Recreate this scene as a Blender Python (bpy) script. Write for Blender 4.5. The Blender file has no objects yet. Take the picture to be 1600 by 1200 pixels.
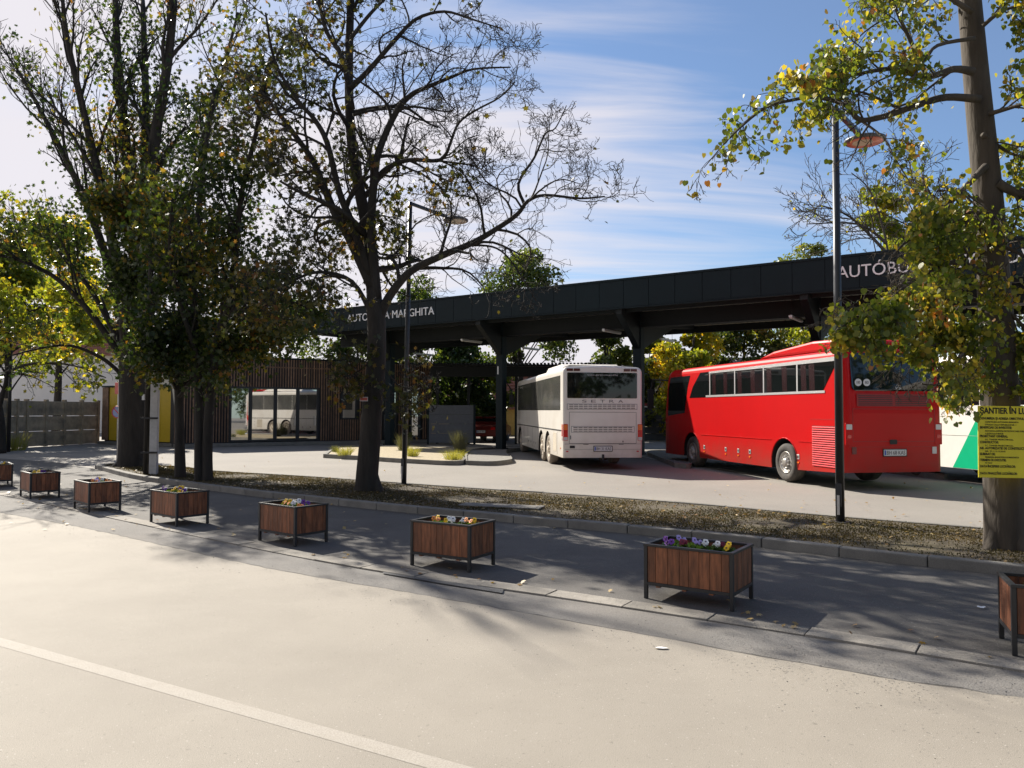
import bpy, bmesh, math, random
import numpy as np
from mathutils import Vector, Matrix, Quaternion
R = math.radians
sc = bpy.context.scene
COL = sc.collection
# ------------------------------------------------------------------ camera
F = 1190.0; HZ = 642.0; CAMH = 1.8
cam_d = bpy.data.cameras.new('camera'); cam = bpy.data.objects.new('camera', cam_d); COL.objects.link(cam)
cam_d.sensor_width = 36; cam_d.lens = F/1600*36; cam_d.clip_start = .05; cam_d.clip_end = 3000
pitch = math.atan((HZ-600)/F); roll = R(.2)
CR = Matrix.Rotation(R(90)+pitch, 4, 'X') @ Matrix.Rotation(roll, 4, 'Z')
cam.matrix_world = Matrix.Translation((0, 0, CAMH)) @ CR
sc.camera = cam
C3 = CR.to_3x3()
def ray(px, py): return C3 @ Vector(((px-800)/F, -(py-600)/F, -1))
def G(px, py, z=0.):            # ground point seen at a place of the photograph
    d = ray(px, py); t = (z-CAMH)/d.z; return Vector((d.x*t, d.y*t, z))
def V(px, py, Y):               # point at depth Y
    d = ray(px, py); t = Y/d.y; return Vector((d.x*t, Y, CAMH+d.z*t))
# ------------------------------------------------------------------ world, sun, exposure
SUN_AZ = R(-41.6); SUN_EL = R(35.5)
sdir = Vector((math.sin(SUN_AZ)*math.cos(SUN_EL), math.cos(SUN_AZ)*math.cos(SUN_EL), math.sin(SUN_EL)))
W = bpy.data.worlds.new("World"); sc.world = W; W.use_nodes = True
nt = W.node_tree; nt.nodes.clear(); N = nt.nodes; LK = nt.links
def nd(t, **k):
    n = N.new(t)
    for a, b in k.items(): setattr(n, a, b)
    return n
wo = nd('ShaderNodeOutputWorld'); bg = nd('ShaderNodeBackground'); bg.inputs[1].default_value = .056
sky = nd('ShaderNodeTexSky', sky_type='NISHITA', sun_disc=False, sun_elevation=SUN_EL, sun_rotation=SUN_AZ, air_density=1.0, dust_density=.3, ozone_density=3.0)
tc = nd('ShaderNodeTexCoord'); sep = nd('ShaderNodeSeparateXYZ'); LK.new(tc.outputs['Generated'], sep.inputs[0])
def mth(op, a, b=None, c=None):
    n = nd('ShaderNodeMath', operation=op)
    for i, v in enumerate((a, b, c)):
        if v is None: continue
        if isinstance(v, (int, float)): n.inputs[i].default_value = v
        else: LK.new(v, n.inputs[i])
    return n.outputs[0]
den = mth('ADD', mth('MAXIMUM', sep.outputs[2], 0.), .22)
cx = mth('DIVIDE', sep.outputs[0], den); cy = mth('DIVIDE', sep.outputs[1], den)
cmb = nd('ShaderNodeCombineXYZ'); LK.new(cx, cmb.inputs[0]); LK.new(cy, cmb.inputs[1])
mp = nd('ShaderNodeMapping'); mp.inputs['Rotation'].default_value = (0, 0, R(48)); mp.inputs['Scale'].default_value = (.6, 3.0, 1)
LK.new(cmb.outputs[0], mp.inputs[0])
n1 = nd('ShaderNodeTexNoise'); n1.inputs['Scale'].default_value = 1.1; n1.inputs['Detail'].default_value = 9; n1.inputs['Roughness'].default_value = .56; n1.inputs['Distortion'].default_value = .7
LK.new(mp.outputs[0], n1.inputs['Vector'])
n2 = nd('ShaderNodeTexNoise'); n2.inputs['Scale'].default_value = .9; n2.inputs['Detail'].default_value = 3
LK.new(cmb.outputs[0], n2.inputs['Vector'])
bias = mth('MULTIPLY', sep.outputs[0], -.55)
low = mth('MULTIPLY', mth('SUBTRACT', .42, sep.outputs[2]), .95)
v = mth('ADD', mth('ADD', mth('MULTIPLY', n1.outputs[0], 1.15), mth('MULTIPLY', n2.outputs[0], .35)), mth('ADD', bias, low))
mr = nd('ShaderNodeMapRange', interpolation_type='SMOOTHSTEP'); LK.new(v, mr.inputs[0])
mr.inputs[1].default_value = .56; mr.inputs[2].default_value = 1.06; mr.inputs[3].default_value = .1; mr.inputs[4].default_value = .95
mix = nd('ShaderNodeMixRGB'); LK.new(mr.outputs[0], mix.inputs[0]); mix.inputs[2].default_value = (7.6, 7.2, 7.5, 1)
tint = nd('ShaderNodeMixRGB', blend_type='MULTIPLY'); tint.inputs[0].default_value = 1; tint.inputs[2].default_value = (.78, 1.0, 1.16, 1)
LK.new(sky.outputs[0], tint.inputs[1]); LK.new(tint.outputs[0], mix.inputs[1]); LK.new(mix.outputs[0], bg.inputs[0]); LK.new(bg.outputs[0], wo.inputs[0])
sl = bpy.data.lights.new('sun', 'SUN'); sl.energy = 5.0; sl.angle = R(.5); sl.color = (1, .93, .82)
so = bpy.data.objects.new('sun', sl); COL.objects.link(so); so.rotation_euler = sdir.to_track_quat('Z', 'Y').to_euler(); so.location = (-20, 20, 30)
sc.view_settings.view_transform = 'Standard'; sc.view_settings.look = 'None'; sc.view_settings.gamma = 1; sc.view_settings.use_curve_mapping = False
sc.view_settings.exposure = 1.06
sc.cycles.max_bounces = 6; sc.cycles.transparent_max_bounces = 8
# ------------------------------------------------------------------ helpers
def setp(o, label=None, cat=None, group=None, kind=None):
    if label: o['label'] = label
    if cat: o['category'] = cat
    if group: o['group'] = group
    if kind: o['kind'] = kind
    return o
def thing(name, label, cat, loc=(0, 0, 0), rz=0, group=None):
    o = bpy.data.objects.new(name, None); COL.objects.link(o); o.location = loc; o.rotation_euler = (0, 0, rz); o.empty_display_size = .2
    return setp(o, label, cat, group)
def put(name, me, mat, parent=None, smooth=False):
    o = bpy.data.objects.new(name, me); COL.objects.link(o)
    for m in (mat if isinstance(mat, (list, tuple)) else [mat]):
        if m: me.materials.append(m)
    if parent: o.parent = parent
    if smooth: me.shade_smooth()
    return o
class MB:
    def __init__(s): s.v = []; s.f = []; s.m = []; s.M = None
    def addv(s, pts):
        b = len(s.v)
        for p in pts:
            p = Vector(p)
            s.v.append(tuple(s.M @ p) if s.M is not None else tuple(p))
        return b
    def face(s, idx, m=0): s.f.append(tuple(idx)); s.m.append(m)
    def box(s, x0, x1, y0, y1, z0, z1, m=0):
        b = s.addv([(x0, y0, z0), (x1, y0, z0), (x1, y1, z0), (x0, y1, z0), (x0, y0, z1), (x1, y0, z1), (x1, y1, z1), (x0, y1, z1)])
        for q in ((3, 2, 1, 0), (4, 5, 6, 7), (0, 1, 5, 4), (1, 2, 6, 5), (2, 3, 7, 6), (3, 0, 4, 7)): s.face([b+i for i in q], m)
        return s
    def bar(s, a, b_, w, h, m=0, up=(0, 0, 1)):   # box along a->b
        a = Vector(a); b_ = Vector(b_); d = (b_-a).normalized(); u = Vector(up)
        r = d.cross(u).normalized(); u = r.cross(d).normalized()
        P = []
        for q in (a, b_):
            for sx, sz in ((-1, -1), (1, -1), (1, 1), (-1, 1)): P.append(q+r*(sx*w/2)+u*(sz*h/2))
        b = s.addv(P)
        for q in ((0, 1, 2, 3), (7, 6, 5, 4), (0, 4, 5, 1), (1, 5, 6, 2), (2, 6, 7, 3), (3, 7, 4, 0)): s.face([b+i for i in q], m)
        return s
    def tube(s, pts, rad, n=6, m=0, cap=True):
        pts = [Vector(p) for p in pts]
        if isinstance(rad, (int, float)): rad = [rad]*len(pts)
        prev = None; rings = []
        for i, p in enumerate(pts):
            d = (pts[min(i+1, len(pts)-1)]-pts[max(i-1, 0)])
            if d.length < 1e-9: d = Vector((0, 0, 1))
            d.normalize()
            if prev is None:
                a = Vector((0, 0, 1)) if abs(d.z) < .9 else Vector((1, 0, 0)); u = d.cross(a).normalized()
            else:
                u = (prev-d*prev.dot(d)); u = u.normalized() if u.length > 1e-6 else d.orthogonal().normalized()
            prev = u; w = d.cross(u)
            rings.append(s.addv([p+(u*math.cos(2*math.pi*k/n)+w*math.sin(2*math.pi*k/n))*rad[i] for k in range(n)]))
        for i in range(len(rings)-1):
            a, b = rings[i], rings[i+1]
            for k in range(n): s.face((a+k, a+(k+1) % n, b+(k+1) % n, b+k), m)
        if cap:
            s.face([rings[0]+k for k in range(n)][::-1], m); s.face([rings[-1]+k for k in range(n)], m)
        return s
    def lathe(s, prof, n=24, c=(0, 0, 0), axis='Z', m=0):   # prof: (radius, along)
        c = Vector(c); rings = []
        for r, h in prof:
            ps = []
            for k in range(n):
                a = 2*math.pi*k/n; x, y = r*math.cos(a), r*math.sin(a)
                ps.append(c+(Vector((x, y, h)) if axis == 'Z' else Vector((h, x, y)) if axis == 'X' else Vector((x, h, y))))
            rings.append(s.addv(ps))
        for i in range(len(rings)-1):
            a, b = rings[i], rings[i+1]
            for k in range(n): s.face((a+k, a+(k+1) % n, b+(k+1) % n, b+k), m)
        s.face([rings[0]+k for k in range(n)][::-1], m); s.face([rings[-1]+k for k in range(n)], m)
        return s
    def prism(s, poly, axis, a, b_, m=0):    # polygon extruded along an axis: X: poly=(y,z)
        def P(u, v, w): return (w, u, v) if axis == 'X' else (u, w, v) if axis == 'Y' else (u, v, w)
        i0 = s.addv([P(u, v, a) for u, v in poly]); i1 = s.addv([P(u, v, b_) for u, v in poly]); n = len(poly)
        s.face([i0+k for k in range(n)][::-1], m); s.face([i1+k for k in range(n)], m)
        for k in range(n): s.face((i0+k, i0+(k+1) % n, i1+(k+1) % n, i1+k), m)
        return s
    def mesh(s, name, fix=True):
        me = bpy.data.meshes.new(name); me.from_pydata(s.v, [], s.f)
        if any(s.m): me.polygons.foreach_set('material_index', s.m)
        if fix and len(s.v) < 60000:
            bm = bmesh.new(); bm.from_mesh(me); bmesh.ops.recalc_face_normals(bm, faces=bm.faces); bm.to_mesh(me); bm.free()
        me.update(); return me
    def build(s, name, mat, parent=None, smooth=False, bevel=0):
        o = put(name, s.mesh(name), mat, parent, smooth)
        if bevel:
            b = o.modifiers.new('bevel', 'BEVEL'); b.width = bevel; b.segments = 2; b.limit_method = 'ANGLE'; b.angle_limit = R(40)
        return o
MATS = {}
def M(name, col, rough=.7, metal=0., var=.12, vs=6., bump=0., bs=60., spec=.5, dirt=None, ds=.6, stretch=None, ior=None, coat=0., isl=0., skirt=None, dark=None, fleck=None):
    if name in MATS: return MATS[name]
    m = bpy.data.materials.new(name); m.use_nodes = True; t = m.node_tree; n_ = t.nodes; l = t.links
    p = n_['Principled BSDF']; p.inputs['Roughness'].default_value = rough; p.inputs['Metallic'].default_value = metal
    p.inputs['Specular IOR Level'].default_value = spec; p.inputs['Coat Weight'].default_value = coat; p.inputs['Coat Roughness'].default_value = .05
    if ior: p.inputs['IOR'].default_value = ior
    c = n_.new('ShaderNodeTexCoord'); src = c.outputs['Object']
    if stretch:
        q = n_.new('ShaderNodeMapping'); q.inputs['Scale'].default_value = stretch; l.new(src, q.inputs[0]); src = q.outputs[0]
    a = n_.new('ShaderNodeTexNoise'); a.inputs['Scale'].default_value = vs; a.inputs['Detail'].default_value = 6; a.inputs['Roughness'].default_value = .6; l.new(src, a.inputs['Vector'])
    r = n_.new('ShaderNodeMapRange'); l.new(a.outputs[0], r.inputs[0]); r.inputs[1].default_value = .3; r.inputs[2].default_value = .7; r.inputs[3].default_value = 1-var; r.inputs[4].default_value = 1+var
    mul = n_.new('ShaderNodeMixRGB'); mul.blend_type = 'MULTIPLY'; mul.inputs[0].default_value = 1; mul.inputs[1].default_value = (*col, 1); l.new(r.outputs[0], mul.inputs[2])
    out = mul.outputs[0]
    if dirt:
        b = n_.new('ShaderNodeTexNoise'); b.inputs['Scale'].default_value = ds; b.inputs['Detail'].default_value = 8; b.inputs['Roughness'].default_value = .65; l.new(src, b.inputs['Vector'])
        r2 = n_.new('ShaderNodeMapRange'); l.new(b.outputs[0], r2.inputs[0]); r2.inputs[1].default_value = .45; r2.inputs[2].default_value = .7; r2.inputs[4].default_value = dirt[3]
        mx = n_.new('ShaderNodeMixRGB'); l.new(r2.outputs[0], mx.inputs[0]); l.new(out, mx.inputs[1]); mx.inputs[2].default_value = (*dirt[:3], 1); out = mx.outputs[0]
    if dark:     # fine speckle
        vo = n_.new('ShaderNodeTexNoise'); vo.inputs['Scale'].default_value = dark[0]; vo.inputs['Detail'].default_value = 2; l.new(src, vo.inputs['Vector'])
        r3 = n_.new('ShaderNodeMapRange'); l.new(vo.outputs[0], r3.inputs[0]); r3.inputs[1].default_value = .35; r3.inputs[2].default_value = .65; r3.inputs[3].default_value = 1-dark[1]; r3.inputs[4].default_value = 1+dark[1]
        m3 = n_.new('ShaderNodeMixRGB'); m3.blend_type = 'MULTIPLY'; m3.inputs[0].default_value = 1; l.new(out, m3.inputs[1]); l.new(r3.outputs[0], m3.inputs[2]); out = m3.outputs[0]
    if fleck:    # scattered pale and dark chippings
        for sc_, cc_, lo_ in ((fleck[0], (.07, .065, .055), .66), (fleck[0]*.8, (.5, .47, .42), .67), (fleck[0]*.3, (.15, .135, .11), .69)):
            q1 = n_.new('ShaderNodeTexNoise'); q1.inputs['Scale'].default_value = sc_; q1.inputs['Detail'].default_value = 2; l.new(src, q1.inputs['Vector'])
            q2 = n_.new('ShaderNodeMapRange'); l.new(q1.outputs[0], q2.inputs[0]); q2.inputs[1].default_value = lo_; q2.inputs[2].default_value = lo_+.05; q2.inputs[4].default_value = fleck[1]
            q3 = n_.new('ShaderNodeMixRGB'); l.new(q2.outputs[0], q3.inputs[0]); l.new(out, q3.inputs[1]); q3.inputs[2].default_value = (*cc_, 1); out = q3.outputs[0]
    if isl:      # every plank, stone or batten a little different
        gi = n_.new('ShaderNodeNewGeometry'); r4 = n_.new('ShaderNodeMapRange'); l.new(gi.outputs['Random Per Island'], r4.inputs[0]); r4.inputs[3].default_value = 1-isl; r4.inputs[4].default_value = 1+isl
        m4 = n_.new('ShaderNodeMixRGB'); m4.blend_type = 'MULTIPLY'; m4.inputs[0].default_value = 1; l.new(out, m4.inputs[1]); l.new(r4.outputs[0], m4.inputs[2]); out = m4.outputs[0]
    if skirt:    # road grime on the lower panels
        sx_ = n_.new('ShaderNodeSeparateXYZ'); l.new(c.outputs['Object'], sx_.inputs[0]); r5 = n_.new('ShaderNodeMapRange'); l.new(sx_.outputs[2], r5.inputs[0]); r5.inputs[1].default_value = 1.15; r5.inputs[2].default_value = .3; r5.inputs[3].default_value = 0; r5.inputs[4].default_value = 1
        nz = n_.new('ShaderNodeTexNoise'); nz.inputs['Scale'].default_value = 3; nz.inputs['Detail'].default_value = 8; l.new(c.outputs['Object'], nz.inputs['Vector']); mm = n_.new('ShaderNodeMath'); mm.operation = 'MULTIPLY'; l.new(r5.outputs[0], mm.inputs[0]); l.new(nz.outputs[0], mm.inputs[1])
        m5 = n_.new('ShaderNodeMixRGB'); l.new(mm.outputs[0], m5.inputs[0]); l.new(out, m5.inputs[1]); m5.inputs[2].default_value = (*skirt, 1); out = m5.outputs[0]
    l.new(out, p.inputs['Base Color'])
    if bump:
        e = n_.new('ShaderNodeTexNoise'); e.inputs['Scale'].default_value = bs; e.inputs['Detail'].default_value = 5; l.new(src, e.inputs['Vector'])
        bp = n_.new('ShaderNodeBump'); bp.inputs['Strength'].default_value = bump; bp.inputs['Distance'].default_value = .02; l.new(e.outputs[0], bp.inputs['Height']); l.new(bp.outputs[0], p.inputs['Normal'])
    MATS[name] = m; return m
def leafmat(name, cols, transl=.5, rough=.42):
    m = bpy.data.materials.new(name); m.use_nodes = True; t = m.node_tree; n_ = t.nodes; l = t.links
    n_.remove(n_['Principled BSDF']); o = n_['Material Output']
    a = n_.new('ShaderNodeAttribute'); a.attribute_name = 'tint'
    cr = n_.new('ShaderNodeValToRGB'); l.new(a.outputs['Fac'], cr.inputs[0]); e = cr.color_ramp.elements
    while len(e) < len(cols): e.new(.5)
    for i, (pos, c) in enumerate(cols): e[i].position = pos; e[i].color = (*c, 1)
    p = n_.new('ShaderNodeBsdfPrincipled'); p.inputs['Roughness'].default_value = rough; l.new(cr.outputs[0], p.inputs['Base Color']); p.inputs['Specular IOR Level'].default_value = .4
    tr = n_.new('ShaderNodeBsdfTranslucent'); g = n_.new('ShaderNodeMixRGB'); g.blend_type = 'MULTIPLY'; g.inputs[0].default_value = 1; g.inputs[2].default_value = (2.6, 2.4, 1.0, 1)
    l.new(cr.outputs[0], g.inputs[1]); l.new(g.outputs[0], tr.inputs[0])
    mx = n_.new('ShaderNodeMixShader'); mx.inputs[0].default_value = transl; l.new(p.outputs[0], mx.inputs[1]); l.new(tr.outputs[0], mx.inputs[2]); l.new(mx.outputs[0], o.inputs[0])
    return m
def text_mesh(s, width=None, height=None, extr=.01, align='LEFT', bold=0.):
    cu = bpy.data.curves.new('t', 'FONT'); cu.body = s; cu.size = 1; cu.extrude = 0; cu.offset = bold; cu.resolution_u = 3
    o = bpy.data.objects.new('t', cu); COL.objects.link(o); bpy.context.view_layer.update()
    dg = bpy.context.evaluated_depsgraph_get(); me = bpy.data.meshes.new_from_object(o.evaluated_get(dg)); bpy.data.objects.remove(o); bpy.data.curves.remove(cu)
    n = len(me.vertices); co = np.empty(n*3); me.vertices.foreach_get('co', co); co = co.reshape(-1, 3)
    x0, x1 = co[:, 0].min(), co[:, 0].max()
    sy = height/.69 if height else 1; sx = width/(x1-x0) if width else sy
    co[:, 0] = (co[:, 0]-x0)*sx; co[:, 1] *= sy
    if align == 'CENTER': co[:, 0] -= (x1-x0)*sx/2
    me.vertices.foreach_set('co', co.ravel()); me.materials.clear()
    if extr:
        bm = bmesh.new(); bm.from_mesh(me); r = bmesh.ops.extrude_face_region(bm, geom=bm.faces[:])
        for e in r['geom']:
            if isinstance(e, bmesh.types.BMVert): e.co.z += extr
        bmesh.ops.recalc_face_normals(bm, faces=bm.faces); bm.to_mesh(me); bm.free()
    return me
def place_text(name, s, mat, parent, origin, xdir, zdir=(0, 0, 1), **k):
    me = text_mesh(s, **k); x = Vector(xdir).normalized(); y = Vector(zdir).normalized(); z = x.cross(y)
    m = Matrix((x, y, z)).transposed().to_4x4(); m.translation = Vector(origin); me.transform(m); me.update()
    return put(name, me, mat, parent)
# ------------------------------------------------------------------ materials
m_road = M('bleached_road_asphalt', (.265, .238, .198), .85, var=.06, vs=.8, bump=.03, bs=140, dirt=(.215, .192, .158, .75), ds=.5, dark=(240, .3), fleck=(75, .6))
m_gut = M('gutter_asphalt', (.15, .142, .132), .9, var=.18, vs=1.2, bump=.4, bs=90, dirt=(.2, .18, .155, .55), ds=.8, dark=(140, .2))
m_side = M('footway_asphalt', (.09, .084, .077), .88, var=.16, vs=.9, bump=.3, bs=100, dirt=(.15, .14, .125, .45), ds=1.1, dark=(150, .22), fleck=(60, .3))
m_yard = M('yard_asphalt', (.235, .215, .188), .88, var=.1, vs=.35, bump=.3, bs=80, dirt=(.2, .185, .17, .6), ds=.25, dark=(60, .12))
m_line = M('worn_road_paint', (.335, .305, .262), .85, var=.08, vs=5, dirt=(.28, .252, .212, .9), ds=5, dark=(120, .15))
m_conc = M('kerb_concrete', (.19, .18, .16), .85, var=.15, vs=2, bump=.3, bs=70, dirt=(.11, .105, .095, .6), ds=2.5, isl=.12, dark=(120, .15))
m_edge = M('edging_concrete', (.24, .22, .19), .88, var=.2, vs=2.5, bump=.5, bs=50, dirt=(.13, .12, .105, .75), ds=2., isl=.2, dark=(130, .15))
m_soil = M('grass_strip_soil', (.07, .055, .036), .95, var=.35, vs=3, bump=.8, bs=25, dirt=(.13, .11, .055, .7), ds=1.3)
m_gravel = M('yellow_gravel', (.36, .3, .195), .9, var=.25, vs=9, bump=.8, bs=30)
m_black = M('black_steel', (.018, .018, .02), .5, var=.2, bump=.05)
m_anth = M('anthracite_sheet', (.006, .0135, .0175), .55, var=.1, vs=1.5, spec=.2)
m_anth2 = M('dark_steel_beam', (.008, .011, .012), .55, var=.15, spec=.3)
m_soff = M('soffit_sheet', (.3, .27, .21), .6, var=.1)
m_white = M('white_letter_paint', (.8, .8, .8), .5, var=.03)
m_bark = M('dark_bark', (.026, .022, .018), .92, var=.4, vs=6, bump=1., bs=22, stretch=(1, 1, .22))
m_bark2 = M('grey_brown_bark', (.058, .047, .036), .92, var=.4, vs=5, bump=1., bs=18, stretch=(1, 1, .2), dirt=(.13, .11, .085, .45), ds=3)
m_wood = M('stained_planks', (.16, .056, .023), .6, var=.5, vs=9, bump=.3, bs=30, stretch=(3, 3, .5), isl=.38)
m_slat = M('brown_timber_batten', (.2, .12, .075), .7, var=.3, vs=5, isl=.35)
m_glass = M('dark_glass', (.006, .008, .008), .03, var=.02, spec=.5, ior=1.5)
m_mirr = M('facade_glazing', (.01, .012, .012), .02, var=.02, spec=1., ior=2.6)
m_red = M('red_coach_paint', (.45, .0, .001), .4, var=.05, vs=1., coat=.04, spec=.2, skirt=(.17, .05, .035))
m_wht = M('white_bus_paint', (.72, .69, .64), .35, var=.04, vs=1., coat=.3, dirt=(.5, .44, .36, .35), ds=.8, skirt=(.36, .3, .22))
m_wht2 = M('clean_white_paint', (.8, .77, .72), .35, var=.03)
m_grn = M('green_bus_stripe', (.0, .42, .2), .35, var=.03)
m_rub = M('dusty_rubber', (.05, .046, .042), .85, var=.2, dirt=(.2, .17, .14, .7), ds=2.)
m_steel = M('scuffed_steel_rim', (.4, .38, .35), .4, metal=.6, var=.2)
m_dark = M('black_plastic', (.012, .012, .013), .6, var=.1)
m_amb = M('orange_lens', (.7, .15, .02), .2, var=.03)
m_rlens = M('red_lens', (.5, .01, .01), .15, var=.03)
m_silver = M('aluminium_trim', (.6, .6, .6), .35, metal=.5, var=.05)
m_yel = M('yellow_panel', (.62, .42, .02), .5, var=.05)
m_sign = M('yellow_board', (.85, .72, .04), .6, var=.08, vs=3)
m_ink = M('black_print', (.02, .02, .02), .7, var=.02)
m_plate = M('plate_white', (.6, .6, .6), .5, var=.03)
m_concf = M('old_concrete_panel', (.36, .29, .2), .92, var=.25, vs=2.5, bump=.5, bs=30, dirt=(.1, .09, .075, .7), ds=1.5)
m_plast = M('pale_render', (.8, .76, .7), .85, var=.06, vs=1.)
m_tile = M('clay_tiles', (.3, .13, .09), .8, var=.3, vs=4)
m_zinc = M('zinc_post', (.35, .35, .36), .45, metal=.4, var=.12)
GC = [(0, (.01, .022, .007)), (.4, (.022, .04, .01)), (.7, (.045, .06, .012)), (.86, (.17, .15, .02)), (1, (.16, .08, .018))]
m_leafA = leafmat('autumn_maple_leaves', GC, .42)
m_leafC = leafmat('dark_curled_leaves', [(0, (.018, .026, .008)), (.5, (.04, .045, .012)), (.8, (.09, .075, .015)), (1, (.13, .06, .02))], .35)
m_leafD = leafmat('linden_leaves', [(0, (.05, .08, .015)), (.45, (.10, .13, .02)), (.7, (.2, .19, .03)), (.9, (.32, .25, .04)), (1, (.24, .1, .03))], .42)
m_leafY = leafmat('yellow_maple_leaves', [(0, (.07, .11, .015)), (.4, (.17, .19, .02)), (.75, (.38, .28, .02)), (1, (.4, .2, .02))], .45)
m_leafG = leafmat('green_hedge_leaves', [(0, (.018, .04, .01)), (.5, (.05, .08, .018)), (1, (.13, .15, .03))], .35)
m_leafF = leafmat('fallen_leaf', [(0, (.2, .1, .03)), (.5, (.3, .2, .07)), (1, (.42, .32, .14))], .15)
m_grass = leafmat('autumn_grass', [(0, (.03, .03, .014)), (.5, (.065, .052, .022)), (1, (.14, .1, .05))], .15, .95)
# ------------------------------------------------------------------ ground, road, kerbs
def sheet(name, pts, mat, z, kind='structure'):
    bm = bmesh.new(); f = bm.faces.new([bm.verts.new((p[0], p[1], z)) for p in pts]); bmesh.ops.triangulate(bm, faces=[f]); bmesh.ops.recalc_face_normals(bm, faces=bm.faces)
    if bm.faces[:][0].normal.z < 0: bmesh.ops.reverse_faces(bm, faces=bm.faces)
    me = bpy.data.meshes.new(name); bm.to_mesh(me); bm.free(); return setp(put(name, me, mat), kind=kind)
def smooth_poly(pts, n=6):
    P = [Vector(p) for p in pts]; out = []
    for i in range(len(P)-1):
        a = P[max(i-1, 0)]; b = P[i]; c = P[i+1]; d = P[min(i+2, len(P)-1)]
        for k in range(n):
            t = k/n; out.append(.5*((2*b)+(c-a)*t+(2*a-5*b+4*c-d)*t*t+(3*b-a-3*c+d)*t**3))
    out.append(P[-1]); return out
def offset(pl, w):
    o = []
    for i, p in enumerate(pl):
        d = pl[min(i+1, len(pl)-1)]-pl[max(i-1, 0)]; d.z = 0; d.normalize(); o.append(p+Vector((-d.y, d.x, 0))*w)
    return o
sheet('ground', [(-700, -60), (700, -60), (700, 1500), (-700, 1500)], m_yard, -.012)
edge = smooth_poly([G(x, y) for x, y in ((-260, 728), (0, 771), (130, 797), (400, 853), (620, 893), (840, 924), (1162, 972), (1372, 1005), (1600, 1042), (1900, 1090))], 5)
edge = [edge[0]+(edge[0]-edge[1])*30] + edge + [edge[-1]+(edge[-1]-edge[-2])*14]
bound = smooth_poly([G(x, y) for x, y in ((-260, 755), (0, 801), (150, 829), (400, 884), (640, 926), (900, 972), (1200, 1027), (1400, 1061), (1600, 1090), (1900, 1140))], 5)
bound = [bound[0]+(bound[0]-bound[1])*30] + bound + [bound[-1]+(bound[-1]-bound[-2])*14]
rr_ = random.Random(3)
def resample(pl, step):
    out = [pl[0].copy()]; need = step; i = 0; cur = pl[0].copy()
    while i < len(pl)-1:
        seg = pl[i+1]-cur
        if seg.length >= need: cur = cur+seg.normalized()*need; out.append(cur.copy()); need = step
        else: need -= seg.length; cur = pl[i+1].copy(); i += 1
    return out
jit = [p+Vector((rr_.uniform(-.008, .008), rr_.gauss(0, .012), 0)) for p in [bound[0]]+resample(bound[1:-1], .14)+[bound[-1]]]
up_ = [p+Vector((0, abs(rr_.gauss(0, .012))+.002, 0)) for p in jit]
sheet('road', jit+[Vector((40, -50, 0)), Vector((-90, -50, 0))], m_road, .0)
sheet('gutter', [e for e in edge]+[p+Vector((0, -.3, 0)) for p in bound][::-1], m_gut, -.004)
smb = MB(); i0 = smb.addv([(p.x, p.y-.004, .003) for p in jit[1:-1]]); i1 = smb.addv([(p.x, p.y-.004, .003) for p in up_[1:-1]])
for k in range(len(jit)-3): smb.face((i0+k, i0+k+1, i1+k+1, i1+k))
setp(smb.build('road_seam', M('dark_seam', (.06, .055, .048), .95)), kind='structure')
# kerb front edge of the grass island
kf = smooth_poly([G(x, y) for x, y in ((150, 733), (205, 748), (282, 760), (400, 776), (620, 800), (840, 821), (1100, 846), (1400, 881), (1600, 903), (1900, 940))], 5)
kf = kf+[kf[-1]+(kf[-1]-kf[-2])*14]
gb = smooth_poly([G(x, y, .1) for x, y in ((176, 724), (290, 729), (330, 735), (480, 744), (720, 761), (880, 771), (1100, 788), (1300, 806), (1540, 825), (1750, 842))], 5)
gb = gb+[gb[-1]+(gb[-1]-gb[-2])*16]
far = [G(150, 733), G(90, 722), G(-260, 700)]
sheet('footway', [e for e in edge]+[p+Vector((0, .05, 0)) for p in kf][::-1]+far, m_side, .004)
# flush edging stones
mb = MB(); rnd = random.Random(5); acc = 0
def resample(pl, step):
    out = [pl[0].copy()]; need = step; i = 0; cur = pl[0].copy()
    while i < len(pl)-1:
        seg = pl[i+1]-cur
        if seg.length >= need: cur = cur+seg.normalized()*need; out.append(cur.copy()); need = step
        else: need -= seg.length; cur = pl[i+1].copy(); i += 1
    return out
es = resample(edge[1:-1], .8)
def stones(name, pl, w0, w1, z0, z1, gap, mat, tilt=.006, bev=.01):
    mb = MB()
    for a, b in zip(pl[:-1], pl[1:]):
        d = (b-a).normalized(); n = Vector((-d.y, d.x, 0)); a = a+d*gap; b_ = b-d*gap; dz = rnd.uniform(-tilt, tilt)
        q = [a+n*w0, b_+n*w0, b_+n*w1, a+n*w1]
        i0 = mb.addv([(p.x, p.y, z0) for p in q]); i1 = mb.addv([(p.x, p.y, z1+dz) for p in q])
        mb.face([i1+k for k in range(4)])
        for k in range(4): mb.face((i0+k, i0+(k+1) % 4, i1+(k+1) % 4, i1+k))
    return setp(mb.build(name, mat, bevel=bev), kind='structure')
stones('edging_stones', es, -.13, .12, -.05, .012, .006, m_edge, .004, .004)
ks = resample(kf, .98)
stones('kerb', ks, 0, .16, -.05, .125, .005, m_conc, .004, .015)
ks2 = resample(gb, .98)
stones('rear_kerb', ks2, -.1, .0, -.05, .115, .004, m_conc, .003, .01)
# end kerb joining both
setp(MB().bar(kf[0]+Vector((0, .08, .04)), gb[0]+Vector((0, -.05, -.06)), .16, .15).build('end_kerb', m_conc, bevel=.01), kind='structure')
sheet('grass_strip', offset(kf, .15)+offset(gb, -.09)[::-1], m_soil, .095)
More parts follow.
